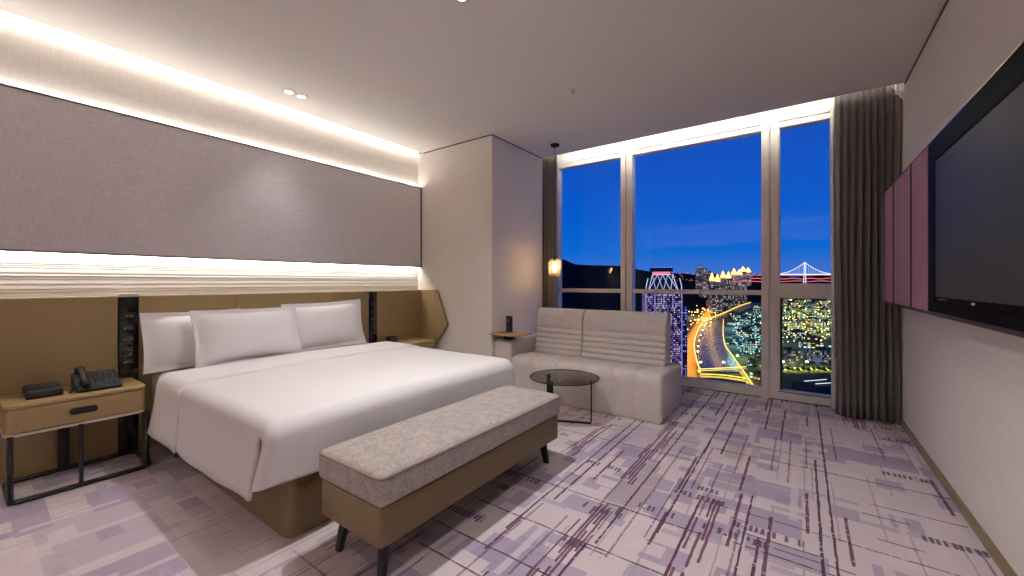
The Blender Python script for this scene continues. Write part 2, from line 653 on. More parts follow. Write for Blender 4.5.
struct(MB().box(XR - .006, XR, YB, YP, CZ - .014, CZ).box(-3.87, -2.764, CY_ - .006, CY_, CZ - .010, CZ).box(-2.77, -2.764, CY_, YP, CZ - .010, CZ).build('shadow_strip', M['edge_dark'], smooth=False), 'dark strip standing in for the shadow gap where walls meet the ceiling')  # solid dark strips in place of the shade inside a gap
# ribbed white cladding between headboard and cloth panel
rb = MB()
nz = 40
prof = [(XL, 1.02)]
z = 1.02
rnd = random.Random(3)
while z < 1.375:
    w = rnd.choice((.012, .018, .024, .030))
    d = rnd.uniform(.002, .0045)
    prof += [(XL + d, z + .001), (XL + d * .8, z + w * .4), (XL + .001, z + w)]
    z += w + .002
prof.append((XL, z))
rb.prism(prof, YB, CY_, put=lambda a, b, t: (a, t, b))
struct(rb.build('trim_1', M['rib'], smooth=False), 'white wall cladding with uneven horizontal ribs')

# windows ----------------------------------------------------------
XM = [(-2.79, -2.765), (-1.858, -1.715), (-0.345, -0.195), (0.70, 0.72)]
ZS, ZT0, ZT1, ZH = 0.095, 1.068, 1.118, 2.785


def window(n, xa, xb, sash):
    w = struct(thing('window_%d' % n, (xa, YW, 0), None, None))
    fr = MB()
    y0, y1 = YW, YW + .11
    fr.box(xa, xb, y0, y1, 0, ZS).box(xa, xb, y0, y1, ZH, 2.85)
    if sash:
        fr.box(xa, xb, y0, y1, 1.04, 1.19)
        fr.box(xa, xa + .012, y0 + .02, y1, ZS, ZH)
    else:
        fr.box(xa, xb, y0 + .015, y1, ZT0, ZT1)
    fr.build('window_frame', M['frame'], w, smooth=False)
    if sash:
        g = MB()
        g.box(xa + .012, xa + .032, y0 + .035, y1, ZS, 1.04).box(xa, xb, y0 - .002, y0 + .03, ZS - .012, ZS - .004)
        g.build('gasket', M['gasket'], w, smooth=False)
        MB().box(xa + .03, xb, y1 - .03, y1 - .024, ZS, 1.04).build('pane', M['clear'], w, smooth=False)
        MB().box(xa + .012, xb, y1 - .03, y1 - .024, 1.19, ZH).build('pane', M['clear'], w, smooth=False)
    else:
        MB().box(xa, xb, y1 - .03, y1 - .024, ZS, ZT0).build('pane', M['clear'], w, smooth=False)
        MB().box(xa, xb, y1 - .03, y1 - .024, ZT1, ZH).build('pane', M['clear'], w, smooth=False)
    return w


window(1, XM[0][1], XM[1][0], False)
window(2, XM[1][1], XM[2][0], False)
window(3, XM[2][1], XM[3][0], True)
mu = MB()
for i, (a, b) in enumerate(XM):
    if i in (1, 2):
        k = .42 if i == 1 else .45
        mu.box(a, a + (b - a) * k, YW - .012, YW + .12, 0, 2.84)
        mu.box(a + (b - a) * k, a + (b - a) * (k + .1), YW + .012, YW + .12, 0, 2.84)
        mu.box(a + (b - a) * (k + .1), b, YW - .002, YW + .12, 0, 2.84)
    else:
        mu.box(a - .4 if i == 0 else a, b, YW, YW + .12, 0, 2.84)
struct(mu.build('trim_2', M['frame'], smooth=False), 'pale metal window posts')
struct(MB().box(-3.1, XR, YW - .004, YW + .0, 0, .008).build('trim_3', M['gasket'], smooth=False))

# ================================================================== WALL PANEL
wp = thing('wall_panel', (-3.93, 1.5, 1.9), 'long grey cloth panel on the wall above the headboard, lit along both edges', 'wall panel')
MB().soft(-3.932, -3.90, -1.9, 3.462, 1.40, 2.385, .004, 2).build('cloth_panel', M['panel_cloth'], wp)
e = MB()
e.box(-3.936, -3.896, -1.9, 3.47, 2.385, 2.394).box(-3.936, -3.896, -1.9, 3.47, 1.391, 1.40).box(-3.936, -3.896, 3.462, 3.472, 1.391, 2.394)
e.build('edge_trim', M['edge_dark'], wp, smooth=False)
e = MB()
for yy in (-1.5, 0, 1.5, 3.0):
    e.box(XL, -3.932, yy, yy + .06, 1.7, 2.1)
e.build('mounting_batten', M['edge_dark'], wp, smooth=False)

# ================================================================== HEADBOARD
HX = -3.85
hb = thing('headboard', (HX, 1.73, 0), 'wide tan leather headboard with a folded wing, fixed along the wall behind the bed', 'headboard')


def hb_panel(y0, y1, seams=()):
    prof = rrect(XL + .03, HX, 0.0, 1.108, .012, 3, (0, 1, 0, 0))
    return MB().prism(prof, y0, y1, .006, 2, put=lambda a, b, t: (a, t, b), seams=[(s, .006, .012) for s in seams])


hb_panel(-.07, .682).build('side_panel', M['leather'], hb)
hb_panel(.79, 2.68, (1.393, 2.262)).build('centre_panel', M['leather'], hb)
hb_panel(2.783, 3.44).build('side_panel', M['leather'], hb)


def wing(y0, y1):
    pr = [(XL + .03, 0.30), (XL + .03, 1.108), (-3.60, 1.108), (-3.585, 1.095), (-3.418, .71), (-3.415, .69), (-3.60, .46), (-3.62, .45), (-3.84, .45), (-3.84, .30)]
    return MB().prism(pr, y0, y1, .008, 2, put=lambda a, b, t: (a, t, b))


wing(3.425, 3.466).build('wing', M['leather'], hb)
wing(-.10, -.06).build('wing', M['leather'], hb)
for (y0, y1, nm) in ((.686, .787, 0), (2.684, 2.779, 1)):
    st = MB().soft(XL + .03, HX + .006, y0, y1, 0.0, 1.098, .004, 2).build('power_strip', M['black_gloss'], hb)
    st['label'] = 'black glass power strip'
    MB().soft(XL + .03, HX + .004, y0 - .002, y1 + .002, 1.098, 1.12, .003, 2).build('strip_cap', M['light_trim'], st)
    zc = .985
    for r_ in range(5):
        zz = zc - r_ * .085
        q = MB().soft(HX + .005, HX + .011, y0 + .012, y1 - .012, zz - .034, zz + .034, .003, 2).build('switch_plate', M['black_gloss'], st)
    for (dy, zz) in ((.035, .965), (.06, .965), (.03, .88), (.066, .88), (.03, .80), (.066, .80), (.062, .72), (.062, .70), (.03, .64), (.066, .64)):
        MB().soft(HX + .010, HX + .015, y0 + dy - .008, y0 + dy + .008, zz - .006, zz + .006, .002, 2).build('button', M['button'], st)

# ================================================================== NIGHTSTANDS


def nightstand():
    ns = thing('nightstand', (-3.64, .457, 0), 'tan nightstand on a black metal frame, left of the bed, holding the telephone', 'nightstand', 'nightstands on both sides of the bed')
    x0, x1, y0, y1 = HX + .012, -3.45, .168, .745
    body = MB().prism(rrect(x0, x1, y0, y1, .05, 6, (1, 1, 0, 0)), .378, .512, .006, 2).build('body', M['leather'], ns)
    MB().prism(rrect(x0, x1 + .004, y0 - .004, y1 + .004, .052, 6, (1, 1, 0, 0)), .515, .535, .005, 2).build('top', M['oak'], ns)
    MB().prism(rrect(x0, x1 + .002, y0 - .002, y1 + .002, .05, 6, (1, 1, 0, 0)), .362, .376, .003, 2).build('bottom_trim', M['light_trim'], ns)
    dr = MB().prism(rrect(y0 + .05, y1 - .05, .384, .508, .01, 3), x1 - .02, x1 + .004, .003, 2, put=lambda a, b, t: (t, a, b)).build('drawer', M['leather'], ns)
    MB().prism(rrect(.405, .523, .428, .468, .0199, 6), x1 - .01, x1 + .009, .003, 2, put=lambda a, b, t: (t, a, b)).build('handle', M['black'], dr)
    fr = MB()
    ya, yb, xa, xb = .19, .765, -3.822, -3.44
    loop = [(a, b, .014) for (a, b) in rrect(xa, xb, ya, yb, .045, 5)]
    fr.tube(loop, .014, 8, closed=True)
    fr.build('floor_rail', M['black'], ns)
    MB().soft(xb - .06, xb + .01, ya - .012, ya + .012, .01, .37, .004, 2).build('leg', M['black'], ns)
    MB().soft(xb - .10, xb + .01, yb - .03, yb - .008, .01, .37, .004, 2).build('leg', M['black'], ns)
    MB().soft(xb - .008, xb + .008, .442, .462, .01, .37, .003, 2).build('leg', M['black'], ns)
    MB().soft(xa - .005, xa + .012, .40, .45, .01, .37, .003, 2).build('leg', M['black'], ns)
    return ns


ns = nightstand()
ns2 = copy_tree(ns)
ns2.location.y = 3.01
ns2.rotation_euler = (0, 0, 0)
ns2['label'] = 'tan nightstand tucked under the headboard wing at the far side of the bed'

# box on the nightstand
tr = thing('leather_box', (-3.64, .31, .535), 'flat black leather box on the nightstand beside the telephone', 'box')
pr = [(-.105, .001), (.085, .001), (.095, .012), (.088, .040), (.05, .052), (-.09, .052), (-.105, .04)]
MB().prism([(a - 3.64, b + .535) for a, b in pr], .25, .395, .008, 2, put=lambda a, b, t: (a, t, b)).build('body', M['black_plastic'], tr)
MB().soft(-3.725, -3.585, .258, .387, .582, .594, .005, 2).build('lid', M['black_plastic'], tr)

# telephone
ph = thing('telephone', (-3.63, .525, .535), 'black desk telephone with keypad on the nightstand', 'telephone')
pp = [(-3.735, .536), (-3.53, .536), (-3.515, .548), (-3.52, .556), (-3.72, .628), (-3.735, .622)]
MB().prism(pp, .445, .645, .008, 2, put=lambda a, b, t: (a, t, b)).build('base', M['black_plastic'], ph)
kp = MB()
dx, dz = -.2, .072
ln_ = math.hypot(dx, dz)
for i in range(5):
    for j in range(4):
        s = .18 + i * .15
        px, pz = -3.52 + dx * s, .556 + dz * s
        yc = .535 + j * .027
        kp.soft(px - .009, px + .009, yc - .009, yc + .009, pz - .004, pz + .006, .003, 2)
kp.build('key', M['button'], ph)
MB().soft(-3.712, -3.685, .53, .62, .612, .632, .003, 2).build('display', M['button'], ph)
hs = MB()
hs.tube([(-3.72, .482, .655), (-3.66, .482, .652), (-3.60, .482, .628), (-3.545, .482, .60)], .016, 10)
hs.soft(-3.745, -3.69, .459, .505, .622, .664, .012, 3)
hs.soft(-3.575, -3.52, .459, .505, .572, .616, .012, 3)
hs.build('handset', M['black_plastic'], ph)
crd = MB()
crd.tube([(-3.55 + .02 * math.cos(i * .9) + .0, .452 - .0015 * i + .0, .575 - .0016 * i if i < 20 else .545) for i in range(24)], .004, 6)
crd.build('cord', M['black_plastic'], ph)

# small clock on the far nightstand
ck = thing('alarm_clock', (-3.72, 2.90, .535), 'small dark alarm clock on the far nightstand beside the bed', 'clock')
MB().soft(-3.78, -3.70, 2.845, 2.945, .536, .596, .008, 2).build('body', M['black_plastic'], ck)
MB().soft(-3.704, -3.698, 2.853, 2.937, .545, .588, .003, 2).build('face', M['button'], ck)

# ================================================================== BED
bed = thing('bed', (-2.9, 1.735, 0), 'king bed with tan leather base standing against the headboard', 'bed')
MB().prism(rrect(-3.84, -1.935, .915, 2.555, .045, 6, (1, 1, 0, 0)), .0, .33, .006, 2).build('base', M['leather_dark'], bed)
MB().soft(-3.84, -1.93, .85, 2.62, .33, .56, .05, 4).build('mattress', M['mattress'], bed)


def bed_z(y):
    """height of the bed top across the bed"""
    u = (y - 1.735) / .9
    return .592 - .010 * abs(u) ** 4


def sheet_section(off=0.0, hang=.225, flare=.04, n=24):
    """points (y,z) from the left hem over the top to the right hem"""
    pts = []
    yl, yr, rr = .80 - off, 2.67 + off, .075 + off
    zt = .590 + off
    def side(sign):
        out = []
        ye = yl if sign < 0 else yr
        for i in range(8):
            q = i / 7.0
            zz = hang + (zt - rr - hang) * q
            out.append((ye + sign * flare * (1 - q) ** 1.3, zz))
        cx = ye - sign * rr
        for i in range(1, 7):
            an = PI / 2 * i / 6
            out.append((cx + sign * rr * math.cos(an), zt - rr + rr * math.sin(an)))
        return out
    L = side(-1)
    R = side(1)
    ya, yb = L[-1][0], R[-1][0]
    mid = [(ya + (yb - ya) * i / n, zt + .012 * math.sin(PI * i / n)) for i in range(1, n)]
    return L + mid + list(reversed(R))


dv = MB()
sec = sheet_section()
ns_ = len(sec)
NX = 40
X0, X1 = -3.42, -1.955
rnd = random.Random(11)
rows = []


def foot_round(x):
    """roll the top edge over at the foot end: returns (x, drop)"""
    return x


def duvet_pt(u, v):
    i = u * (ns_ - 1)
    k = int(i)
    fr_ = i - k
    a = sec[k]
    b = sec[min(k + 1, ns_ - 1)]
    y = a[0] + (b[0] - a[0]) * fr_
    z = a[1] + (b[1] - a[1]) * fr_
    x = X0 + (X1 - X0) * v
    low = max(0.0, (.52 - z) / .31)
    # the hanging side sways a little
    sgn = -1 if y < 1.7 else 1
    y += sgn * low * (.006 * math.sin(x * 7.0 + 1.0) + .004 * math.sin(x * 13.0))
    z += low * .01 * math.sin(x * 3.0) + low * .012 * v
    x -= low * .02 * (v ** 6)
    if low == 0:
        z += .004 * math.sin(x * 5 + y * 3) * math.sin(y * 4 + 1) * (1 - v ** 4)
    return (x, y, z)


dv.grid(ns_ - 1, NX, duvet_pt)
# foot end: the same sheet rolls over the mattress edge and hangs to its own hem
k0 = 7                                    # first column of the rounded shoulder
cols = list(range(k0, ns_ - k0))
vs_, fs_ = [], []
NF = 24
R_F, X_F, HEM = .085, -1.872, .305
for c_, k in enumerate(cols):
    px_, py_, pz_ = duvet_pt(k / (ns_ - 1), 1.0)
    e_ = min(1.0, min(c_, len(cols) - 1 - c_) / 5.0)
    xe = X_F - .05 * (1 - math.sin(PI / 2 * e_))
    r = min(R_F, xe - px_)
    arc_ = r * PI / 2
    hem = HEM + .004 * math.sin(k * .7)
    tot = arc_ + (pz_ - r - hem)
    for n_ in range(NF + 1):
        q = n_ / NF
        q = q * .55 / .5 if q < .5 else .55 + (q - .5) * .45 / .5
        d_ = q * tot
        if n_ == 0:
            vs_.append((px_, py_, pz_))
        elif d_ < arc_:
            an = d_ / r
            vs_.append((xe - r + r * math.sin(an), py_, pz_ - r + r * math.cos(an)))
        else:
            fl_ = .05 * (d_ - arc_) / .2 * max(0.0, 1 - min(c_, len(cols) - 1 - c_) / 6.0)
            vs_.append((xe + .004 * math.sin(k * .9) * (d_ - arc_) / .2, py_ + (-fl_ if c_ < len(cols) / 2 else fl_), pz_ - r - (d_ - arc_)))
for c_ in range(len(cols) - 1):
    for n_ in range(NF):
        a_ = c_ * (NF + 1) + n_
        fs_.append((a_, a_ + 1, a_ + NF + 2, a_ + NF + 1))
dv.add(vs_, fs_)
duvet = dv.build('duvet', M['linen'], angle=60)
so = duvet.modifiers.new('thickness', 'SOLIDIFY')
so.thickness = .014
so.offset = -1
tag(duvet, 'smooth white duvet spread over the bed, hanging down its sides', 'duvet')
# turned-down top edge
td = MB()
sec2 = sheet_section(.012, .222, .041)


def turn_pt(u, v):
    i = u * (len(sec2) - 1)
    k = int(i)
    fr_ = i - k
    a = sec2[k]
    b = sec2[min(k + 1, len(sec2) - 1)]
    y = a[0] + (b[0] - a[0]) * fr_
    z = a[1] + (b[1] - a[1]) * fr_
    low = max(0.0, (.52 - z) / .31)
    x = -3.43 + (.43 + .05 * low) * v
    sgn = -1 if y < 1.7 else 1
    y += sgn * low * (.006 * math.sin(x * 7.0 + 1.0) + .004 * math.sin(x * 13.0))
    z += low * .01 * math.sin(x * 3.0)
    if v > .97:
        z -= .004
    return (x, y, z)


td.grid(len(sec2) - 1, 16, turn_pt)
tdo = td.build('turned_down_edge', M['linen'], duvet, angle=60)
so = tdo.modifiers.new('thickness', 'SOLIDIFY')
so.thickness = .016
so.offset = -1


def pillow(name, c, w, h, t, lean, label, seed, yaw=0.0, roll=0.0, fl=.035):
    """upright pillow with a flat flange; w along y, h along its height, leaning back"""
    rn = random.Random(seed)
    ph1, ph2 = rn.uniform(0, 6), rn.uniform(0, 6)
    mb = MB()
    n = 28
    W, Hh = w / 2, h / 2

    def pt(side):
        def fn(u, v):
            a, b = u * 2 - 1, v * 2 - 1
            y, zz = a * W, b * Hh
            # body inside the flange
            ia = min(1.0, abs(y) / (W - fl))
            ib = min(1.0, abs(zz) / (Hh - fl))
            th = t / 2 * (max(0, 1 - ia ** 3.0) ** .62) * (max(0, 1 - ib ** 2.6) ** .62)
            th = max(th, .006)
            # sides pull in between corners
            y *= 1 - .035 * (1 - b * b)
            zz *= 1 - .045 * (1 - a * a)
            ed = max(abs(a), abs(b)) ** 8
            x = side * th + ed * .010 * math.sin(4 * a + 3 * b + ph1)
            th2 = .0 * math.sin(6 * a + ph2) * math.sin(5 * b + ph1) * (1 - ed)
            return Vector((x + th2 * side, y, zz))
        return fn
    R = Matrix.Rotation(yaw, 4, 'Z') @ Matrix.Rotation(lean, 4, 'Y') @ Matrix.Rotation(roll, 4, 'X')
    for s in (-1, 1):
        f = pt(s)
        mb.grid(n, n, lambda u, v: Vector(c) + R @ f(u, v))
    # close the rim
    def rim():
        seq = [(i / n, 0) for i in range(n)] + [(1, i / n) for i in range(n)] + [(1 - i / n, 1) for i in range(n)] + [(0, 1 - i / n) for i in range(n)]
        fa, fb = pt(-1), pt(1)
        vs_ = [Vector(c) + R @ fa(*q) for q in seq] + [Vector(c) + R @ fb(*q) for q in seq]
        m_ = len(seq)
        mb.add(vs_, [(i, (i + 1) % m_, m_ + (i + 1) % m_, m_ + i) for i in range(m_)])
    rim()
    o = mb.build(name, M['linen'], angle=50)
    return tag(o, label, 'pillow', 'white pillows against the headboard')


pillow('pillow', (-3.74, 1.09, .774), .62, .43, .18, -.20, 'white pillow behind the others, beside the left power strip', 1)
pillow('pillow', (-3.53, 1.385, .785), .75, .44, .21, -.26, 'large white pillow in the middle of the three', 2)
pillow('pillow', (-3.67, 2.09, .795), .78, .455, .21, -.20, 'white pillow farthest along the headboard, by the far power strip', 3, roll=.028)

# ================================================================== BENCH
bn = thing('bench', (-1.53, 1.69, 0), 'long upholstered bench with grey cushion at the foot of the bed', 'bench')
MB().prism(rrect(-1.745, -1.315, .965, 2.365, .02, 3), .17, .325, .006, 2).build('base', M['leather_dark'], bn)


def puff(x, y, z):
    if z > .40:
        u, v = (x + 1.53) / .23, (y - 1.67) / .73
        z += .016 * max(0, 1 - u ** 4) * max(0, 1 - v ** 6) + .003 * math.sin(y * 9) * max(0, 1 - u * u)
    return (x, y, z)


cu = MB().soft(-1.752, -1.298, .952, 2.370, .328, .456, .028, 4, 14, puff).build('cushion', M['bench_cloth'], bn)
pz = .445
pip = MB()
pip.tube([(a, b, pz + .003 * math.sin(b * 8)) for a, b in rrect(-1.748, -1.297, .950, 2.371, .035, 5)], .0055, 6, closed=True)
pip.build('piping', M['piping'], cu)
for (x, y, dy) in ((-1.40, 1.05, -.03), (-1.67, 1.05, -.03), (-1.40, 2.29, .03), (-1.67, 2.29, .03)):
    lg = MB()
    lg.prism(rrect(-.022, .022, -.017, .017, .005, 2), 0, 1, 0, put=lambda a, b, t, x=x, y=y, dy=dy: (x + a * (.7 + .3 * t) * 1.1 + (x + 1.535) * .12 * (1 - t), y + b * (.7 + .3 * t) + dy * (1 - t), .171 * t))
    lg.build('leg', M['black'], bn)

# ================================================================== SOFA
sf = thing('sofa', (-1.76, 3.85, 0), 'grey upholstered sofa with channelled backrests under the window', 'sofa')
SX0, SX1 = -2.53, -.955


def arc(cx, cy, r, a0, a1, k=6):
    return [(cx + r * math.cos(a0 + (a1 - a0) * i / k), cy + r * math.sin(a0 + (a1 - a0) * i / k)) for i in range(k + 1)]


prof = [(4.20, .006), (3.492, .006)] + [(3.485, .05 + .27 * i / 5) for i in range(6)] + arc(3.485 + .085, .335, .085, PI, PI / 2) + \
       [(3.60 + .1 * i, .422 - .004 * i) for i in range(1, 5)] + [(4.20, .40)]
MB().prism(prof, SX0, SX1, .035, 4, put=lambda a, b, t: (t, a, b),
           seams=[(-1.40, .007, .010), (-1.19, .007, .010), (-1.68, .007, .010), (-1.97, .007, .010), (-2.26, .007, .010)]).build('seat', M['sofa_cloth'], sf)
MB().box(SX0 + .06, SX1 - .05, 3.54, 4.16, 0, .014).build('plinth', M['black'], sf, smooth=False)


def backrest(x0, x1, ztop):
    p = []
    def yb(z_):
        return 3.905 + (z_ - .41) * .16
    # five channels with four grooves, then a plain head band
    lv = [.405, .462, .518, .574, .630, .690]
    for i in range(5):
        a, b = lv[i], lv[i + 1]
        for k in range(7):
            q = k / 6
            zz = a + (b - a) * q
            p.append((yb(zz) + .006 - .018 * math.sin(PI * q) ** .55, zz))
    for k in range(1, 6):
        zz = .694 + (ztop - .05 - .694) * k / 5
        p.append((yb(zz) - .012 - .004 * math.sin(PI * k / 5), zz))
    yt = yb(ztop)
    p += arc(yt + .033, ztop - .04, .04, PI * .95, PI * .5, 5)
    p += arc(yt + .105, ztop - .04, .04, PI * .5, 0, 4)
    p += [(yt + .14, .405)]
    return MB().prism(p, x0, x1, .022, 4, put=lambda a, b, t: (t, a, b))


backrest(-2.485, -1.912, .905).build('backrest', M['sofa_cloth'], sf)
backrest(-1.906, -1.04, .905).build('backrest', M['sofa_cloth'], sf)
MB().soft(-2.762, -2.53, 3.495, 4.28, .012, .578, .035, 4).build('armrest', M['sofa_cloth'], sf)
# swivel tray on the armrest
ty = thing('tray_table', (-2.55, 3.55, .58), 'small thin brown tray table fixed on the sofa armrest', 'tray')
MB().soft(-.165, .20, -.15, .15, .052, .068, .004, 2).build('top', M['oak'], ty)
for ch in ty.children:
    ch.parent = ty
MB().soft(-.05, .05, -.05, .05, .0, .052, .01, 3).build('stem', M['black'], ty)
for ch in ty.children:
    for v_ in ch.data.vertices:
        v_.co += Vector(ORG['tray_table'])
ty.location = (-2.60, 3.58, .579)
# slim black speaker on the tray
rc = thing('remote_holder', (-2.655, 3.645, .647), 'slim upright black box standing on the sofa tray table', 'remote holder')
MB().soft(-2.690, -2.620, 3.625, 3.665, .648, .825, .006, 2).build('body', M['black_plastic'], rc)
MB().soft(-2.682, -2.628, 3.622, 3.627, .66, .81, .003, 2).build('front', M['black_gloss'], rc)

# ================================================================== COFFEE TABLE
TX, TY, TR, TZ = -1.68, 3.12, .295, .372
ct = thing('coffee_table', (TX, TY, 0), 'round smoked glass coffee table with black three-legged base before the sofa', 'coffee table')
MB().lathe([(.0, 0), (TR - .004, 0), (TR, .003), (TR, .009), (TR - .004, .012), (0, .012)], (TX, TY, TZ), 56).build('top', M['smoked'], ct)
MB().tube([(TX + (TR + .001) * math.cos(2 * PI * i / 56), TY + (TR + .001) * math.sin(2 * PI * i / 56), TZ + .006) for i in range(56)], .0055, 6, closed=True).build('rim', M['black'], ct)
hub = (TX - .05, TY - .06)
ends = [(-1.452, 3.175), (-1.86, 3.16), (-1.70, 2.93)]
ft = MB()
for (ex, ey) in ends:
    d = Vector((ex - hub[0], ey - hub[1], 0))
    nrm = Vector((-d.y, d.x, 0)).normalized() * .012
    a, b = Vector((hub[0], hub[1], 0)), Vector((ex, ey, 0))
    vs_ = []
    for zz in (.001, .013):
        for p in (a - nrm, a + nrm, b + nrm, b - nrm):
            vs_.append((p.x, p.y, zz))
    ft.add(vs_, [(3, 2, 1, 0), (4, 5, 6, 7), (0, 1, 5, 4), (1, 2, 6, 5), (2, 3, 7, 6), (3, 0, 4, 7)])
ft.build('foot', M['black'], ct, smooth=False)
for i, (ex, ey) in enumerate(ends):
    rr = .006 if i == 0 else .016
    MB().soft(ex - rr, ex + rr, ey - rr * .7, ey + rr * .7, .012, TZ, .003, 2).build('leg', M['black'], ct)

# ================================================================== CURTAINS


def curtain(name, x0, x1, yc, amp, waves, ztop, zbot, mat, label, seed, topfn=None, cat='curtain'):
    rn = random.Random(seed)
    n = waves * 14
    ph = [rn.uniform(-.5, .5) for _ in range(waves + 2)]
    aw = [rn.uniform(.65, 1.15) for _ in range(waves + 2)]

    def fn(u, v):
        s = u * waves
        k = int(s)
        w = s - k
        A = aw[k] * (1 - w) + aw[min(k + 1, waves)] * w
        pinch = .55 + .45 * min(1, (1 - v) * 2.2)
        y = yc + amp * A * pinch * math.sin(2 * PI * s + .6 * math.sin(3 * v + ph[k]))
        spread = 1 + .03 * math.sin(v * PI)
        x = x0 + (x1 - x0) * (u + .010 * math.sin(2 * PI * s * 2 + 1)) + .006 * math.sin(5 * v + s)
        zt = ztop + (topfn(u) if topfn else 0)
        z = zbot + (zt - zbot) * v
        if v == 0:
            z += .004 * math.sin(2 * PI * s)
        return (x, y, z)
    mb = MB().grid(n, 30, fn)
    o = mb.build(name, mat, angle=180)
    so_ = o.modifiers.new('thickness', 'SOLIDIFY')
    so_.thickness = .004
    return tag(o, label, cat)


curtain('curtain', .245, .672, 4.665, .034, 9, 3.03, .012, M['curtain'], 'floor length charcoal curtain gathered by the television wall', 4,
        topfn=lambda u: -.30 * max(0, (u - .78) / .22) ** .6 if u > .78 else 0)
curtain('curtain', -3.06, -2.615, 4.66, .035, 8, 3.03, .012, M['curtain'], 'grey curtain gathered behind the boxed column and pendant lamp', 5)
curtain('sheer_curtain', .215, .675, 4.82, .025, 12, 3.05, .012, M['sheer'], 'white sheer curtain behind the charcoal curtain by the television wall', 6)
curtain('sheer_curtain', -3.06, -2.70, 4.82, .025, 10, 3.05, .012, M['sheer'], 'white sheer curtain behind the column by the pendant lamp', 7)

# ================================================================== TELEVISION WALL UNIT
FX = .55
Zb, Zt = 1.036, 1.932
wu = thing('wall_unit', (XR, 2.9, 1.036), 'long dark wall unit with three mauve panels behind the television', 'wall unit')
MB().soft(FX + .006, XR - .001, 1.25, 4.445, Zb, Zt, .003, 2).build('body', M['mauve_edge'], wu)
MB().soft(FX, FX + .012, 1.25, 3.067, Zb + .012, Zt - .002, .002, 2).build('back_board', M['tv_board'], wu)
for (a, b) in ((3.075, 3.445), (3.475, 4.04), (4.075, 4.44)):
    MB().soft(FX - .004, FX + .012, a, b, Zb + .012, Zt - .004, .004, 2).build('mauve_panel', M['mauve'], wu)
for yy in (3.4605, 4.0575):
    MB().box(FX - .005, FX + .011, yy - .0155, yy + .0155, Zb + .012, Zt - .004).build('divider', M['tv_board'], wu, smooth=False)
MB().box(FX - .002, XR - .001, 1.25, 4.445, Zt, Zt + .006).build('top_edge', M['steel'], wu, smooth=False)
MB().soft(FX - .002, FX + .014, 1.25, 4.445, Zb - .006, Zb + .012, .003, 2).build('bottom_edge', M['mauve_edge'], wu)

tv = thing('television', (FX, 2.29, 1.1), 'large flat black television mounted on the dark wall unit', 'television')
MB().soft(FX - .045, FX - .001, 1.56, 2.682, 1.105, 1.775, .006, 2).build('housing', M['tv_black'], tv)
MB().soft(FX - .0475, FX - .04, 1.575, 2.668, 1.134, 1.762, .001, 1).build('screen', M['screen'], tv)
bz = MB()
bz.box(FX - .049, FX - .044, 1.56, 2.682, 1.764, 1.775).box(FX - .049, FX - .044, 2.671, 2.682, 1.105, 1.775)
bz.build('bezel', M['tv_black'], tv, smooth=False)
MB().soft(FX - .049, FX - .044, 2.15, 2.175, 1.117, 1.126, .002, 2).build('emblem', M['white_paint'], tv)
MB().soft(FX - .05, FX - .044, 2.48, 2.62, 1.121, 1.126, .002, 1).build('trim_strip', M['button'], tv)

# ================================================================== PENDANT
PXc, PYc = -2.37, 4.17
pd = thing('pendant_lamp', (PXc, PYc, CZ), 'small amber glass pendant lamp glowing beside the column', 'lamp')
MB().lathe([(0, -.001), (.052, -.001), (.052, -.02), (.045, -.026), (0, -.026)], (PXc, PYc, CZ), 28).build('canopy', M['black'], pd)
MB().tube([(PXc, PYc, CZ - .02), (PXc, PYc, 1.50)], .004, 8).build('cord', M['black'], pd)
MB().lathe([(0, .0), (.014, 0), (.02, -.01), (.022, -.06), (.016, -.075), (0, -.075)], (PXc, PYc, 1.51), 20).build('socket', M['black'], pd)
MB().lathe([(.018, 1.478), (.03, 1.476), (.052, 1.466), (.068, 1.448), (.074, 1.42), (.075, 1.37), (.073, 1.33), (.066, 1.30), (.066, 1.275),
            (.063, 1.275), (.063, 1.30), (.070, 1.332), (.072, 1.37), (.071, 1.42), (.065, 1.445), (.05, 1.462), (.03, 1.472), (.018, 1.474)],
           (PXc, PYc, 0), 36).build('lamp_shade', M['amber'], pd)
MB().lathe([(0, 1.445), (.012, 1.44), (.012, 1.425), (.02, 1.40), (.024, 1.375), (.018, 1.35), (0, 1.338)], (PXc, PYc, 0), 20).build('bulb', M['bulb'], pd)

# ================================================================== CEILING FITTINGS


def downlight(x, y, label, group=None, r=.038):
    d = thing('ceiling_downlight', (x, y, CZ), label, 'downlight', group)
    MB().lathe([(r, -.0005), (r + .012, -.0005), (r + .012, -.006), (r, -.006), (r - .004, -.004)], (x, y, CZ), 28).build('trim_ring', M['white_paint'], d)
    MB().lathe([(0, -.002), (r, -.002), (r - .002, -.004), (0, -.004)], (x, y, CZ), 24).build('lamp', M['lamp_on'], d)
    return d


downlight(-3.56, 1.69, 'small lit ceiling downlight over the bed head, the nearer of a pair')
downlight(-3.56, 1.80, 'small lit ceiling downlight over the bed head, the farther of a pair')
downlight(-1.575, 1.70, 'small lit ceiling downlight above the bench')
sp_ = thing('ceiling_sprinkler', (-1.575, 3.08, CZ), 'tiny white sprinkler head on the ceiling above the sofa', 'sprinkler')
MB().lathe([(0, -.0005), (.03, -.0005), (.028, -.006), (.012, -.008), (.010, -.03), (0, -.03)], (-1.575, 3.08, CZ), 20).build('body', M['white_paint'], sp_)
MB().lathe([(0, -.03), (.018, -.03), (.018, -.033), (0, -.033)], (-1.575, 3.08, CZ), 16).build('deflector', M['white_paint'], sp_)

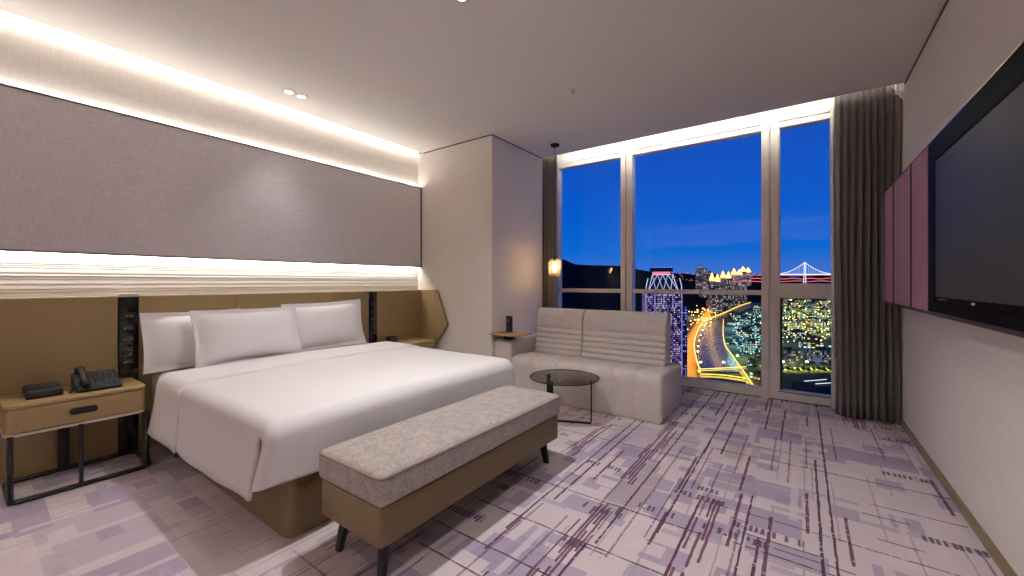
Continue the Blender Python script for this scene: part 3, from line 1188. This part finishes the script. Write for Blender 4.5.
# ================================================================== ROOM LIGHT
WARM = (1.0, .93, .84)
NEUT = (1.0, .97, .945)
LI = dict(cove=30.0, up=8.0, down=14.0, pocket=17.0, rear=760.0)
LL = 5.6
YC = .65
light('cove_led', 'AREA', (-3.9, YC, 2.92), LI['cove'], WARM, (0, math.radians(97), 0), .025, LL)
light('panel_led_top', 'AREA', (-3.952, YC, 2.392), LI['up'], WARM, (0, math.radians(205), 0), .015, LL)
light('panel_led_bottom', 'AREA', (-3.946, YC, 1.404), LI['down'], WARM, (0, 0, 0), .02, LL)
struct(MB().box(-3.95, XR, YB, YB + .42, 2.14, 2.18).box(-3.95, XR, YB + .40, YB + .42, 2.18, 2.31).build('fill_light_shelf', M['mauve_edge'], smooth=False), 'added shelf out of view on the rear wall, hiding the fill light')  # added shelf with a lip that keeps the fill light out of the panes
light('rear_fill_light', 'AREA', (-1.6, YB + .2, 2.2), LI['rear'], NEUT, (PI - .2, 0, 0), 4.2, .12)  # added light, never in view, that brightens the ceiling
light('pocket_led', 'AREA', (-1.2, YP + .03, 2.98), LI['pocket'], WARM, (math.radians(112), 0, 0), 3.6, .02)


def spot(x, y, power, ang=95, size=.03, blend=.6):
    light('downlight_spot', 'SPOT', (x, y, CZ - .012), power, NEUT, (0, 0, 0), size, spot=math.radians(ang), blend=blend)


spot(-3.56, 1.69, 8, 75, blend=1)
spot(-3.56, 1.80, 8, 75, blend=1)
spot(-1.575, 1.70, 100, 125, blend=.7)
# added downlight, out of view, to brighten the floor past the bench
for (x, y, p) in ((-.35, 1.45, 30),):
    downlight(x, y, 'added ceiling downlight, out of view, over the open floor before the television')
    spot(x, y, p, 120)


# ================================================================== THE CITY OUTSIDE
GZ = -150.0


def E(px, w, z=GZ):
    a = (px - 512) / F_PX
    return Vector(((a * cT - sT) * w, (a * sT + cT) * w, z))


def G(px, py, z=GZ):
    w = (EYE - z) * F_PX / (py - 282.5)
    return E(px, w, z)


M['ground'] = plain('night_ground', rgb(74, 82, 86), 0.9, var=0.3, scale=.02)
M['hill'] = plain('dark_wooded_hill', rgb(52, 62, 70), 0.95, spec=0.0, var=0.5, scale=.02)
M['asphalt'] = plain('asphalt', rgb(120, 112, 104), 0.8, var=0.25, scale=.05)
M['paving'] = plain('pale_paving', rgb(170, 165, 140), 0.8, var=0.25, scale=.06)
wt = NT('river_water')
o_, x_, y_, z_ = wt.coords()
wt.base((0.045, 0.040, 0.034, 1))
wt.set(Roughness=0.22, Specular_IOR_Level=0.22)
wt.bump(wt.noise(o_, .12, 3.0), .5, 1.0)
M['water'] = wt.m
M['gold_led'] = emit('gold_led', (1.0, .66, .12, 1), 1.5)
M['gold_crown'] = emit('gold_floodlit_crown', (1.0, .62, .16, 1), 1.9)
M['sodium'] = emit('sodium_lamp', (1.0, .52, .10, 1), 9.0)
M['yellow_lamp'] = emit('yellow_lamp', (1.0, .85, .2, 1), 5.0)
M['white_led'] = emit('white_led', (.62, .70, 1.0, 1), .8)
M['violet_led'] = emit('violet_led', (.50, .36, .95, 1), .65)
M['pink_led'] = emit('pink_led', (1.0, .22, .28, 1), .75)
M['bridge_led'] = emit('bridge_led', (.85, .90, 1.0, 1), .9)
M['teal_lamp'] = emit('teal_lamp', (.45, .95, .85, 1), 2.0)
M['roof_dark'] = plain('dark_roof', rgb(60, 64, 76), 0.8, var=0.2, scale=.1)
M['leaves'] = plain('lit_tree_leaves', rgb(96, 110, 50), 0.9, spec=0.0, var=0.5, scale=.3)
M['f_violet'] = facade('violet_tower_front', rgb(62, 58, 96), 1.7, 2.4, .75, ((.30, .24, .85, 1), (.75, .40, .85, 1), (.9, .8, 1, 1)), .42, .7, .6)
M['f_blue'] = facade('blue_tower_front', rgb(42, 50, 90), 3.0, 4.0, .5, ((.12, .22, .85, 1), (.3, .4, .95, 1)), .6, .7, .5)
M['f_res'] = facade('residential_front', rgb(122, 110, 112), 7.0, 9.0, .42, ((1, .62, .34, 1), (.9, .75, .65, 1), (.75, .8, 1, 1)), .9, .5, .5)
M['f_low'] = facade('low_front_yellow', rgb(92, 92, 70), 8.0, 5.0, .6, ((1, .72, .16, 1), (.9, .85, .30, 1), (.6, .95, .8, 1)), .9, .7, .6)
M['f_teal'] = facade('low_front_teal', rgb(70, 96, 100), 7.0, 5.0, .5, ((.35, .85, .85, 1), (.6, .9, .6, 1), (1, .9, .6, 1)), .7, .7, .6)
M['f_office'] = facade('office_front', rgb(36, 48, 76), 4.6, 4.6, .55, ((.16, .26, .50, 1), (.26, .34, .56, 1), (.8, .6, .35, 1)), .35, .78, .74)

gs = MB()
A_, B_, C_, D_ = E(300, 60), E(1100, 60), E(1400, 9000), E(200, 9000)
struct(MB().add([A_, B_, C_, D_] + [p - Vector((0, 0, 5)) for p in (A_, B_, C_, D_)], [(0, 1, 2, 3), (7, 6, 5, 4), (0, 4, 5, 1), (1, 5, 6, 2), (2, 6, 7, 3), (3, 7, 4, 0)]).build('city_ground', M['ground'], smooth=False), 'dark city ground far below the window')


def ribbon(pts, widths, z0, thick=.6):
    mb = MB()
    n = len(pts)
    vs_ = []
    for i in range(n):
        d = (pts[min(i + 1, n - 1)] - pts[max(i - 1, 0)])
        d.z = 0
        d.normalize()
        nn = Vector((-d.y, d.x, 0)) * widths[i] / 2
        for s in (1, -1):
            for zz in (z0, z0 + thick):
                p = pts[i] + nn * s
                vs_.append((p.x, p.y, zz))
    fs = []
    for i in range(n - 1):
        a, b = i * 4, i * 4 + 4
        fs += [(a + 1, a + 3, b + 3, b + 1), (a, b, b + 2, a + 2), (a, a + 1, b + 1, b), (a + 2, b + 2, b + 3, a + 3)]
    fs += [(0, 2, 3, 1), (4 * n - 4, 4 * n - 3, 4 * n - 1, 4 * n - 2)]
    return mb.add(vs_, fs)


def smooth_pts(pts, k=5):
    out = []
    n = len(pts)
    for i in range(n - 1):
        p0, p1, p2, p3 = pts[max(i - 1, 0)], pts[i], pts[i + 1], pts[min(i + 2, n - 1)]
        for j in range(k):
            t = j / k
            out.append(0.5 * ((2 * p1) + (p2 - p0) * t + (2 * p0 - 5 * p1 + 4 * p2 - p3) * t * t + (3 * p1 - p0 - 3 * p2 + p3) * t ** 3))
    out.append(pts[-1])
    return out


left_bank = smooth_pts([G(*p) for p in ((772, 296.5), (745, 304.5), (723, 314), (708, 320), (700, 327), (694.5, 342), (696.5, 361), (701, 373))])
right_bank = smooth_pts([G(*p) for p in ((775, 298.5), (750, 308), (727, 317.5), (723.5, 323), (724, 342), (733, 358), (743, 372))])
# river surface
rv = MB()
N_ = 36


def along(poly, t):
    s = t * (len(poly) - 1)
    i = min(int(s), len(poly) - 2)
    return poly[i].lerp(poly[i + 1], s - i)


rv.grid(N_, 6, lambda u, v: (lambda p: (p.x, p.y, GZ + .8))(along(left_bank, u).lerp(along(right_bank, u), v)))
struct(rv.build('river', M['water'], smooth=False), 'dark river reflecting gold light')


def led_line(poly, z0, r, mat, name, label, cat='light strip'):
    mb = MB().tube([(p.x, p.y, z0) for p in poly], r, 5)
    return tag(mb.build(name, mat, smooth=False), label, cat)


led_line(left_bank[:18], GZ + 4, 1.9, M['gold_led'], 'light_strip', 'gold light strip along the far straight river bank')
led_line(left_bank[18:], GZ + 3, 1.1, M['gold_led'], 'light_strip', 'gold light strip along the curved outer river bank')
led_line(right_bank[12:], GZ + 3, 1.0, M['gold_led'], 'light_strip', 'gold light strip along the inner river bank beside the lit district')


def area_on(pts, width, h, power_m2, col, name='street_light_glow'):
    for a, b in zip(pts[:-1], pts[1:]):
        c = (a + b) / 2
        d = b - a
        L = d.length
        light(name, 'AREA', (c.x, c.y, GZ + h), power_m2 * L * width, col, (0, 0, math.atan2(d.y, d.x)), L, width * .5, spread=math.radians(150))


area_on([along(left_bank, q).lerp(along(right_bank, q), .55) for q in (.45, .58, .70, .82, .93)], 26, 14, 9.0, (1, .60, .18), 'gold_water_fill')  # added lights above the water, imitating the gold reflection of the towers
# orange avenue left of the river
road = smooth_pts([G(*p) for p in ((714, 304), (707, 315), (698, 329), (690, 346), (686, 364), (685.5, 388), (688, 420))], 3)
struct(ribbon(road, [34] * len(road), GZ + .1).build('road_avenue', M['asphalt'], smooth=False), 'orange lit avenue beside the river')
area_on(road[::3], 46, 18, 11.0, (1, .33, .03))
quay = smooth_pts([G(*p) for p in ((698, 374.5), (720, 373.5), (746, 372))], 3)
struct(ribbon(quay, [9] * len(quay), GZ + 5, 1.2).build('road_quay', M['paving'], smooth=False), 'yellow lit quay across the river end')
area_on(quay[::3], 10, 18, 12.0, (.95, .85, .12))
brd = smooth_pts([G(*p) for p in ((700, 379), (722, 380), (746, 383.5))], 3)
struct(ribbon(brd, [13] * len(brd), GZ + 3, 1.2).build('road_bridge', M['paving'], smooth=False), 'yellow lit river bridge nearest the window')
area_on(brd[::3], 14, 18, 10.0, (1, .80, .08))
sl = smooth_pts([G(*p) for p in ((742, 374), (746, 380), (752, 390), (757, 400))], 3)
struct(ribbon(sl, [9] * len(sl), GZ + 3, 1.2).build('road_slip', M['paving'], smooth=False))
area_on(sl[::3], 10, 18, 9.0, (1, .75, .10))
led_line([p + Vector((0, 0, 0)) for p in brd], GZ + 8, .7, M['gold_led'], 'light_strip', 'gold light strip along the nearest river bridge')
led_line(quay, GZ + 9, .6, M['gold_led'], 'light_strip', 'gold light strip along the yellow quay')
led_line(sl, GZ + 8, .7, M['gold_led'], 'light_strip', 'gold light strip down the slip road')
str2 = [G(*p) for p in ((768, 369.5), (800, 369), (850, 369.5))]
struct(ribbon(str2, [16] * 3, GZ + .1).build('road_street', M['paving'], smooth=False), 'green yellow lit street beyond the dark office roof')
area_on(str2, 24, 16, 24.0, (.80, .85, .12))


def street_lamp(p, h, r, mat, label, group):
    o = thing('street_lamp', p, label, 'street lamp', group)
    MB().tube([(p.x, p.y, p.z), (p.x, p.y, p.z + h)], .35, 5).build('pole', M['black'], o, smooth=False)
    MB().soft(p.x - r, p.x + r, p.y - r, p.y + r, p.z + h - r * .6, p.z + h + r * .6, r * .5, 2).build('head', mat, o)
    return o


for px, py, lab in ((783, 368.5, 'bright yellow lamp nearer the window post on the lit street'), (807, 368.5, 'bright yellow lamp nearer the curtain on the lit street'),
                    (700.5, 369, 'yellow lamp at the outer end of the quay'), (723.5, 369, 'yellow lamp in the middle of the quay'), (737.5, 362, 'yellow lamp at the inner bank of the river')):
    street_lamp(G(px, py), 12, 2.2, M['yellow_lamp'], lab, None)


def rot_box(mb, c, wx, wy, z0, z1, yaw):
    ca, sa = math.cos(yaw), math.sin(yaw)
    vs_ = []
    for x in (-wx / 2, wx / 2):
        for y in (-wy / 2, wy / 2):
            for z in (z0, z1):
                vs_.append((c.x + x * ca - y * sa, c.y + x * sa + y * ca, z))
    return mb.add(vs_, [(0, 1, 3, 2), (4, 6, 7, 5), (0, 4, 5, 1), (2, 3, 7, 6), (0, 2, 6, 4), (1, 5, 7, 3)])


def local_box(o, name, wx, wy, z0, z1, mat):
    """box in the axes of an already turned building"""
    me = MB().box(-wx / 2, wx / 2, -wy / 2, wy / 2, z0, z1)
    ob = me.build(name, mat, None, smooth=False)
    ob.parent = o
    return ob


def local(o, name, mb, mat, smooth=False):
    ob = mb.build(name, mat, None, smooth=smooth)
    ob.parent = o
    return ob


# violet tower ------------------------------------------------------
vt = thing('tower', E(661, 470), 'tall violet lit tower with tapering lattice crown behind the sofa end', 'tower')
vt.rotation_euler = (0, 0, TH - .20)
W1 = 38
hb_ = 150 - 8       # body height: its shoulder shows just under the transom
local_box(vt, 'body', W1, W1, 0, hb_, M['f_violet'])
local_box(vt, 'wing', W1 * .5, W1 + 6, 0, hb_ * .86, M['f_violet'])
ln = MB()
for x in (-W1 / 2, -W1 / 4, 0, W1 / 4, W1 / 2):
    ln.tube([(x, -W1 / 2 - .3, 8), (x, -W1 / 2 - .3, hb_)], .32, 4)
for y in (0, W1 / 2):
    ln.tube([(W1 / 2 + .3, y, 8), (W1 / 2 + .3, y, hb_)], .32, 4)
local(vt, 'light_line', ln, M['violet_led'])
cr = MB()
hw0, hw1, zc0, zc1 = 15.5, 10.5, hb_, hb_ + 18
cr.add([(-hw0, -hw0, zc0), (hw0, -hw0, zc0), (hw0, hw0, zc0), (-hw0, hw0, zc0), (-hw1, -hw1, zc1), (hw1, -hw1, zc1), (hw1, hw1, zc1), (-hw1, hw1, zc1)],
       [(0, 1, 5, 4), (1, 2, 6, 5), (2, 3, 7, 6), (3, 0, 4, 7), (4, 5, 6, 7), (3, 2, 1, 0)])
local(vt, 'crown', cr, M['roof_dark'])
la = MB()
for (ax, sx) in ((0, 1), (1, 1)):
    def P_(u, v):
        hw = hw0 + (hw1 - hw0) * v + .4
        z_ = zc0 + (zc1 - zc0) * v
        return ((u * 2 - 1) * hw, -hw, z_) if ax == 0 else (hw, (u * 2 - 1) * hw, z_)
    for i in range(4):
        la.tube([P_(i / 4, 0), P_((i + 1) / 4, 1)], .28, 4)
        la.tube([P_((i + 1) / 4, 0), P_(i / 4, 1)], .28, 4)
    la.tube([P_(0, 0), P_(1, 0)], .3, 4)
    la.tube([P_(0, 1), P_(1, 1)], .3, 4)
    la.tube([P_(0, 0), P_(0, 1)], .4, 4)
    la.tube([P_(1, 0), P_(1, 1)], .4, 4)
for sx in (-1, 1):
    la.tube([(sx * W1 / 2, -W1 / 2, hb_ - 6), (sx * W1 / 2 * .98, -W1 / 2, hb_ + 6), (sx * W1 / 2 * .88, -W1 / 2, hb_ + 14)], .4, 4)
local(vt, 'lattice', la, M['white_led'])
local_box(vt, 'roof_light', 17, 17, zc1 + .5, zc1 + 3.5, M['pink_led'])
local_box(vt, 'roof', 22, 22, zc1 + 3.5, zc1 + 8, M['roof_dark'])
for i in range(6):
    dt = MB().soft(-9 + i * 3.6 - .4, -9 + i * 3.6 + .4, -11.4, -10.6, zc1 + 8, zc1 + 8.8, .2, 1)
    local(vt, 'roof_lamp', dt, M['white_led'])

bt = thing('tower', E(674, 560), 'slim blue lit tower just behind the violet tower', 'tower')
bt.rotation_euler = (0, 0, TH + .15)
local_box(bt, 'body', 24, 26, 0, 118, M['f_blue'])
local_box(bt, 'roof', 16, 16, 118, 122, M['roof_dark'])

def bank_w(px):
    a = [(700, 327), (708, 320), (723, 314), (745, 304.5), (772, 296.5), (790, 292)]
    for (p, q) in zip(a[:-1], a[1:]):
        if p[0] <= px <= q[0]:
            y = p[1] + (q[1] - p[1]) * (px - p[0]) / (q[0] - p[0])
            return (EYE - GZ) * F_PX / (y - 282.5)
    return 3400


# eight gold crowned towers ----------------------------------------
for i, (px, ytop, w) in enumerate(((712, 277, 2150), (717.5, 278, 2100), (723, 274.5, 2300), (728.5, 275, 2250), (734, 271.5, 2450), (739.5, 272, 2400), (743, 269, 2600), (748, 270, 2550))):
    word = ('first', 'second', 'third', 'fourth', 'fifth', 'sixth', 'seventh', 'eighth')[i]
    w = max(w, bank_w(px) * 1.3)
    o = thing('tower', E(px, w), 'slender apartment tower with glowing gold tip, %s of eight counting from the hill side' % word, 'tower', 'eight gold tipped towers beyond the river')
    o.rotation_euler = (0, 0, TH + .3)
    zt = EYE + (282.5 - ytop) / F_PX * w - GZ
    wd = 4.4 * w / F_PX
    local_box(o, 'body', wd, wd, 0, zt - 22, M['f_res'])
    local_box(o, 'gallery', wd * .8, wd * .8, zt - 22, zt - 12, M['gold_crown'])
    tip = MB()
    h1 = wd * .42
    z0_, z1_ = zt - 12, zt + 26
    tip.add([(-h1, -h1, z0_), (h1, -h1, z0_), (h1, h1, z0_), (-h1, h1, z0_), (0, 0, z1_)], [(0, 1, 4), (1, 2, 4), (2, 3, 4), (3, 0, 4), (3, 2, 1, 0)])
    local(o, 'tip', tip, M['gold_crown'])

for i, p in enumerate(road[1::1]):
    for s in (-1, 1):
        j = min(i + 2, len(road) - 1)
        d = (road[j] - road[j - 1]).normalized()
        q = p + Vector((-d.y, d.x, 0)) * 20 * s
        if any((Vector((q.x, q.y, 0)) - Vector((t_.location.x, t_.location.y, 0))).length < 34 for t_ in COL.objects if t_.name.startswith('tower')) or any((Vector((q.x - b_.x, q.y - b_.y, 0))).length < 7 for b_ in left_bank):
            continue
        street_lamp(Vector((q.x, q.y, GZ)), 14, 1.6, M['sodium'], 'orange street lamp along the avenue by the river', 'orange lamps along the avenue')


# plain towers about them
rn = random.Random(5)


def block(px, w, wd, dp, h, mat, label, group=None, yaw=0.0, roof=True, name='building', tank=True):
    o = thing(name, E(px, w), label, 'building', group)
    o.rotation_euler = (0, 0, TH + yaw)
    local_box(o, 'body', wd, dp, 0, h, M[mat])
    if roof:
        r_ = MB().box(-wd / 2 - .4, wd / 2 + .4, -dp / 2 - .4, dp / 2 + .4, h, h + 1.2).box(-wd * .2, wd * .15, -dp * .2, dp * .2, h + 1.2, h + 4.5)
        local(o, 'roof', r_, M['roof_dark'])
    return o


for (px, ytop, w, wd, lab) in ((700.3, 265, 2700, 11, 'thin pale skyscraper, tallest on the skyline by the hill'), (704.5, 268.5, 2750, 16, 'short pale skyscraper beside the tallest one on the skyline'),
                               (697.5, 269.5, 2800, 14, 'dark skyscraper on the hill side of the tallest one'), (709.5, 272, 2500, 20, 'dim apartment tower on the hill side of the gold tipped towers')):
    zt = EYE + (282.5 - ytop) / F_PX * w - GZ
    block(px, w, wd * 1.3, wd * 1.3, zt, 'f_res', lab, yaw=.3)
for i, (px, ytop, w) in enumerate(((714, 289, 1980), (720, 291, 1950), (730, 288, 2150), (737, 287, 2300), (744, 284, 2500), (766, 286, 3300))):
    w = bank_w(px) * 1.05 + 120
    zt = EYE + (282.5 - ytop) / F_PX * w - GZ
    block(px, w, 26 * w / 2100, 22, zt, 'f_res', 'dim apartment tower in front of the gold tipped towers', 'apartment towers below the gold tips', yaw=.25)

# hills --------------------------------------------------------------
prof_h = [(380, 240), (470, 246), (530, 250), (556, 256), (575, 264), (600, 265.5), (620, 266.5), (640, 270), (665, 272.5), (700, 275), (730, 276), (770, 275.5), (800, 275.5), (860, 274), (950, 272), (1100, 268)]


def ridge(px):
    for (a, b) in zip(prof_h[:-1], prof_h[1:]):
        if a[0] <= px <= b[0]:
            t = (px - a[0]) / (b[0] - a[0])
            return a[1] + (b[1] - a[1]) * t
    return 268


rn2 = random.Random(9)
bumps = [(rn2.uniform(380, 1000), rn2.uniform(5, 20), rn2.uniform(-.8, .8)) for _ in range(60)]


def hill_pt(u, v):
    px = 390 + (1080 - 390) * u
    far = 1.0 + .9 * max(0, min(1, (px - 640) / 120))
    wpk = 2600 * far
    y = ridge(px) + sum(a * math.exp(-((px - c) / s) ** 2) for c, s, a in bumps)
    zpk = EYE + (282.5 - y) / F_PX * wpk
    prof_v = math.sin(min(1.0, v * 1.25) * PI / 2) ** 1.3 if v < .8 else 1 - (v - .8) * 2.2
    w = wpk * (.62 + .48 * v)
    z = GZ - 2 + (zpk * (w / wpk if v < .8 else 1.0) - GZ) * prof_v + (8 * math.sin(u * 90 + v * 20) * math.sin(v * 17 + u * 30)) * v * (1 - v)
    return E(px, w, z)


hl = MB().grid(160, 24, hill_pt)
struct(hl.build('hill', M['hill'], angle=180), 'dark hills along the skyline')

# far shore lights -----------------------------------------------------
rs = MB()
for (y, z_off, r, a, b) in ((278.6, 0, 2.6, 752, 850), (281.2, 0, 2.2, 715, 850), (275.2, 0, 1.6, 715, 850)):
    w = 2900
    z = EYE + (282.5 - y) / F_PX * w
    rs.tube([E(a + (b - a) * i / 20, w, z + 3 * math.sin(i * 1.7)) for i in range(21)], r, 4)
tag(rs.build('shore_lights', M['pink_led'], smooth=False), 'pink red bands of shore lights under the far suspension bridge', 'lights', None, 'stuff')
ol = MB()
for i in range(70):
    px = rn.uniform(672, 770)
    w = 2850
    y = rn.uniform(272.5, 281)
    p = E(px, w, EYE + (282.5 - y) / F_PX * w)
    ol.soft(p.x - 2.2, p.x + 2.2, p.y - 2.2, p.y + 2.2, p.z - 2, p.z + 2, 1, 1)
tag(ol.build('shore_lamps', emit('orange_shore_lamps', (1, .36, .10, 1), .9), smooth=False), 'orange specks of light along the far shore', 'lights', None, 'stuff')

# suspension bridge ------------------------------------------------------
bg = thing('bridge', E(805, 2700), 'far suspension bridge with white lit cables on the horizon', 'bridge')


def BZ(y, w=2700):
    return EYE + (282.5 - y) / F_PX * w - GZ


base = E(805, 2700)


def BP(px, y):
    p = E(px, 2700) - base
    return Vector((p.x, p.y, BZ(y)))


dk = MB().tube([BP(px, 274.4) for px in range(770, 861, 6)], 3.2, 4)
local(bg, 'deck', dk, M['bridge_led'])
MB_t = MB()
for px in (804.8,):
    for s in (-1.2, 1.2):
        MB_t.tube([BP(px + s, 286), BP(px + s * .3, 262)], 2.0, 5)
local(bg, 'pylon', MB_t, M['bridge_led'])
for (a, b) in ((804.8, 776), (804.8, 834)):
    pts = []
    for i in range(17):
        t = i / 16
        pts.append(BP(a + (b - a) * t, 262.3 + 11.6 * (1 - (1 - t) ** 2)))
    cb = local(bg, 'cable', MB().tube(pts, 1.9, 4), M['bridge_led'])
    hg = MB()
    for i in range(1, 16):
        hg.tube([pts[i], BP(a + (b - a) * i / 16, 274.4)], .7, 4)
    h_ = hg.build('hanger', M['white_led'], None, smooth=False)
    h_.parent = cb

# lit district on the inner bank and the right pane ---------------------
BLD = []
cnt = 0
spots_px = []
for _ in range(4000):
    px = rn.uniform(727, 850)
    py = 284 + 14 / max(.12, rn.uniform(.16, 1.0)) ** 1.0
    if py < 299 or py > 350:
        continue
    lim = 727 if py < 316 else (728 if py < 345 else 740)
    if py < 314 and px < 775:
        continue
    if px < lim + 4 or (748 < px < 766 and 308 < py < 326):
        continue
    w = (EYE - GZ) * F_PX / (py - 282.5)
    p = E(px, w)
    if any((p - q).length < 52 for q in spots_px):
        continue
    spots_px.append(p)
    yaw = rn.choice((.2, .2, -.35))
    mat = 'f_low' if px > 772 and rn.random() < .72 else 'f_teal'
    hgt = rn.uniform(10, 24)
    lab = 'low building with yellow lit windows in the district beyond the office' if mat == 'f_low' else 'low building with teal lit windows in the district across the river'
    block(px, w, rn.uniform(24, 44), rn.uniform(14, 24), hgt, mat, lab, 'low yellow lit buildings' if mat == 'f_low' else 'low teal lit buildings', yaw)
    cnt += 1
    if cnt > 170:
        break
for (px, py, wd, h, mat, lab) in ((752, 352, 34, 24, 'f_teal', 'teal lit office block nearest the inner river bank'), (757, 338, 26, 34, 'f_teal', 'taller teal lit block by the inner river bank'),
                                  (759, 366, 30, 14, 'f_teal', 'low teal lit block by the window post'), (757.5, 379, 12, 9, 'f_low', 'lowest yellow lit block at the foot of the window post'), (757, 317, 24, 52, 'f_teal', 'tallest pale lit block beside the window post')):
    w = (EYE - GZ) * F_PX / (py - 282.5)
    block(px, w, wd, 18, h, mat, lab, None, .2)
# office slab and hall in the right pane
w = (EYE - GZ) * F_PX / (366 - 282.5)
block(787, w, 46, 22, 30, 'f_office', 'dark blue office block with square windows beyond the lit street', None, .12)
block(822, w * 1.02, 40, 22, 27, 'f_office', 'second dark blue office block beside the curtain edge', None, .12)
hall = thing('hall', G(818, 392), 'dark curved roof hall with white light lines at the lower corner of the view', 'building')
hall.rotation_euler = (0, 0, TH + .25)
pr = [(-20, 0), (20, 0), (20, 8)] + [(20 * math.cos(PI * i / 10), 8 + 7 * math.sin(PI * i / 10)) for i in range(1, 10)] + [(-20, 8)]
local(hall, 'roof', MB().prism(pr, -22, 22, 0, put=lambda a, b, t: (t, a, b)), M['roof_dark'])
for sgn in (-1, 1):
    local(hall, 'light_line', MB().tube([(-20 + 4 * i, sgn * 8 - 5 + .02 * (i - 5) ** 2, 15.5) for i in range(11)], .45, 4), M['bridge_led'])

# trees lit along the street
tn = 0
for i in range(16):
    px = 772 + i * 5.2
    p = G(px, rn.choice((372, 373)))
    t_ = thing('tree', p, 'round street tree lit yellow green along the lit street', 'tree', 'trees along the lit street')
    MB().tube([(p.x, p.y, p.z), (p.x, p.y, p.z + 4)], .4, 5).build('trunk', M['black'], t_, smooth=False)
    cb_ = MB()
    rr = rn.uniform(2.6, 3.8)
    for j in range(5):
        an = j * 2.4
        cx, cyy, cz = p.x + math.cos(an) * rr * .5, p.y + math.sin(an) * rr * .5, p.z + 5.5 + (j % 3)
        cb_.lathe([(rr * .7 * math.sin(PI * q / 6), -rr * .7 * math.cos(PI * q / 6)) for q in range(7)], (cx, cyy, cz), 8)
    cb_.build('crown', M['leaves'], t_, angle=180)
# speckled street lamps over the districts (beyond counting)
for (nm, mat, n, (pa, pb), (ya, yb), lab) in (
        ('city_lights', 'yellow_lamp', 420, (770, 850), (298, 346), 'countless yellow specks of light over the district in the right window'),
        ('harbour_lights', 'teal_lamp', 260, (727, 766), (316, 370), 'countless pale teal specks of light across the inner river bank'),
        ('suburb_lights', 'sodium', 70, (681, 716), (303, 330), 'orange and pale specks of light left of the river bend')):
    mb = MB()
    for _ in range(n):
        px, py = rn.uniform(pa, pb), ya + (yb - ya) * rn.random() ** 1.2
        if nm == 'harbour_lights' and px < 727 + max(0, (py - 345) * .6) + 4:
            continue
        w = (EYE - GZ) * F_PX / (py - 282.5)
        p = E(px, w, GZ + rn.uniform(4, 20))
        if any(math.hypot(p.x - q.location.x, p.y - q.location.y) < 30 for q in COL.objects if q.name.startswith('building')):
            continue
        r = rn.uniform(.25, .55) * w / F_PX
        mb.soft(p.x - r, p.x + r, p.y - r, p.y + r, p.z - r * .6, p.z + r * .6, r * .4, 1)
    tag(mb.build(nm, M[mat], smooth=False), lab, 'lights', None, 'stuff')
# lamps that light the ground of the districts
for (px, py, wd, col, pw) in ((750, 345, 90, (.4, .9, .85), 2.2), (752, 330, 110, (.4, .85, .9), 2.0), (752, 360, 60, (.7, .95, .3), 2.4), (800, 330, 220, (.75, .85, .35), 1.1),
                              (800, 315, 320, (.6, .8, .5), 1.0), (690, 318, 160, (1, .6, .3), 1.0)):
    p = G(px, py)
    light('district_glow', 'AREA', (p.x, p.y, GZ + 55), pw * 8.0 * wd * wd, col, (0, 0, 0), wd, wd)

# ================================================================== DUSK SKY
wd = bpy.data.worlds.new('dusk')
SC.world = wd
wd.use_nodes = True
nt = wd.node_tree
bgn = nt.nodes['Background']
tc = nt.nodes.new('ShaderNodeTexCoord')
sx = nt.nodes.new('ShaderNodeSeparateXYZ')
nt.links.new(tc.outputs['Generated'], sx.inputs[0])
cr_ = nt.nodes.new('ShaderNodeValToRGB')
nt.links.new(sx.outputs[2], cr_.inputs[0])
el = cr_.color_ramp.elements
el[0].position, el[0].color = 0.0, rgb(70, 110, 190)
el[1].position, el[1].color = 1.0, rgb(2, 8, 30)
for pos, c_ in ((.025, rgb(62, 112, 200)), (.07, rgb(14, 104, 205)), (.16, rgb(4, 90, 202)), (.33, rgb(18, 76, 184)), (.42, rgb(9, 42, 112)), (.58, rgb(4, 16, 52))):
    e_ = el.new(pos)
    e_.color = c_
nt.links.new(cr_.outputs[0], bgn.inputs['Color'])
bgn.inputs['Strength'].default_value = 0.72
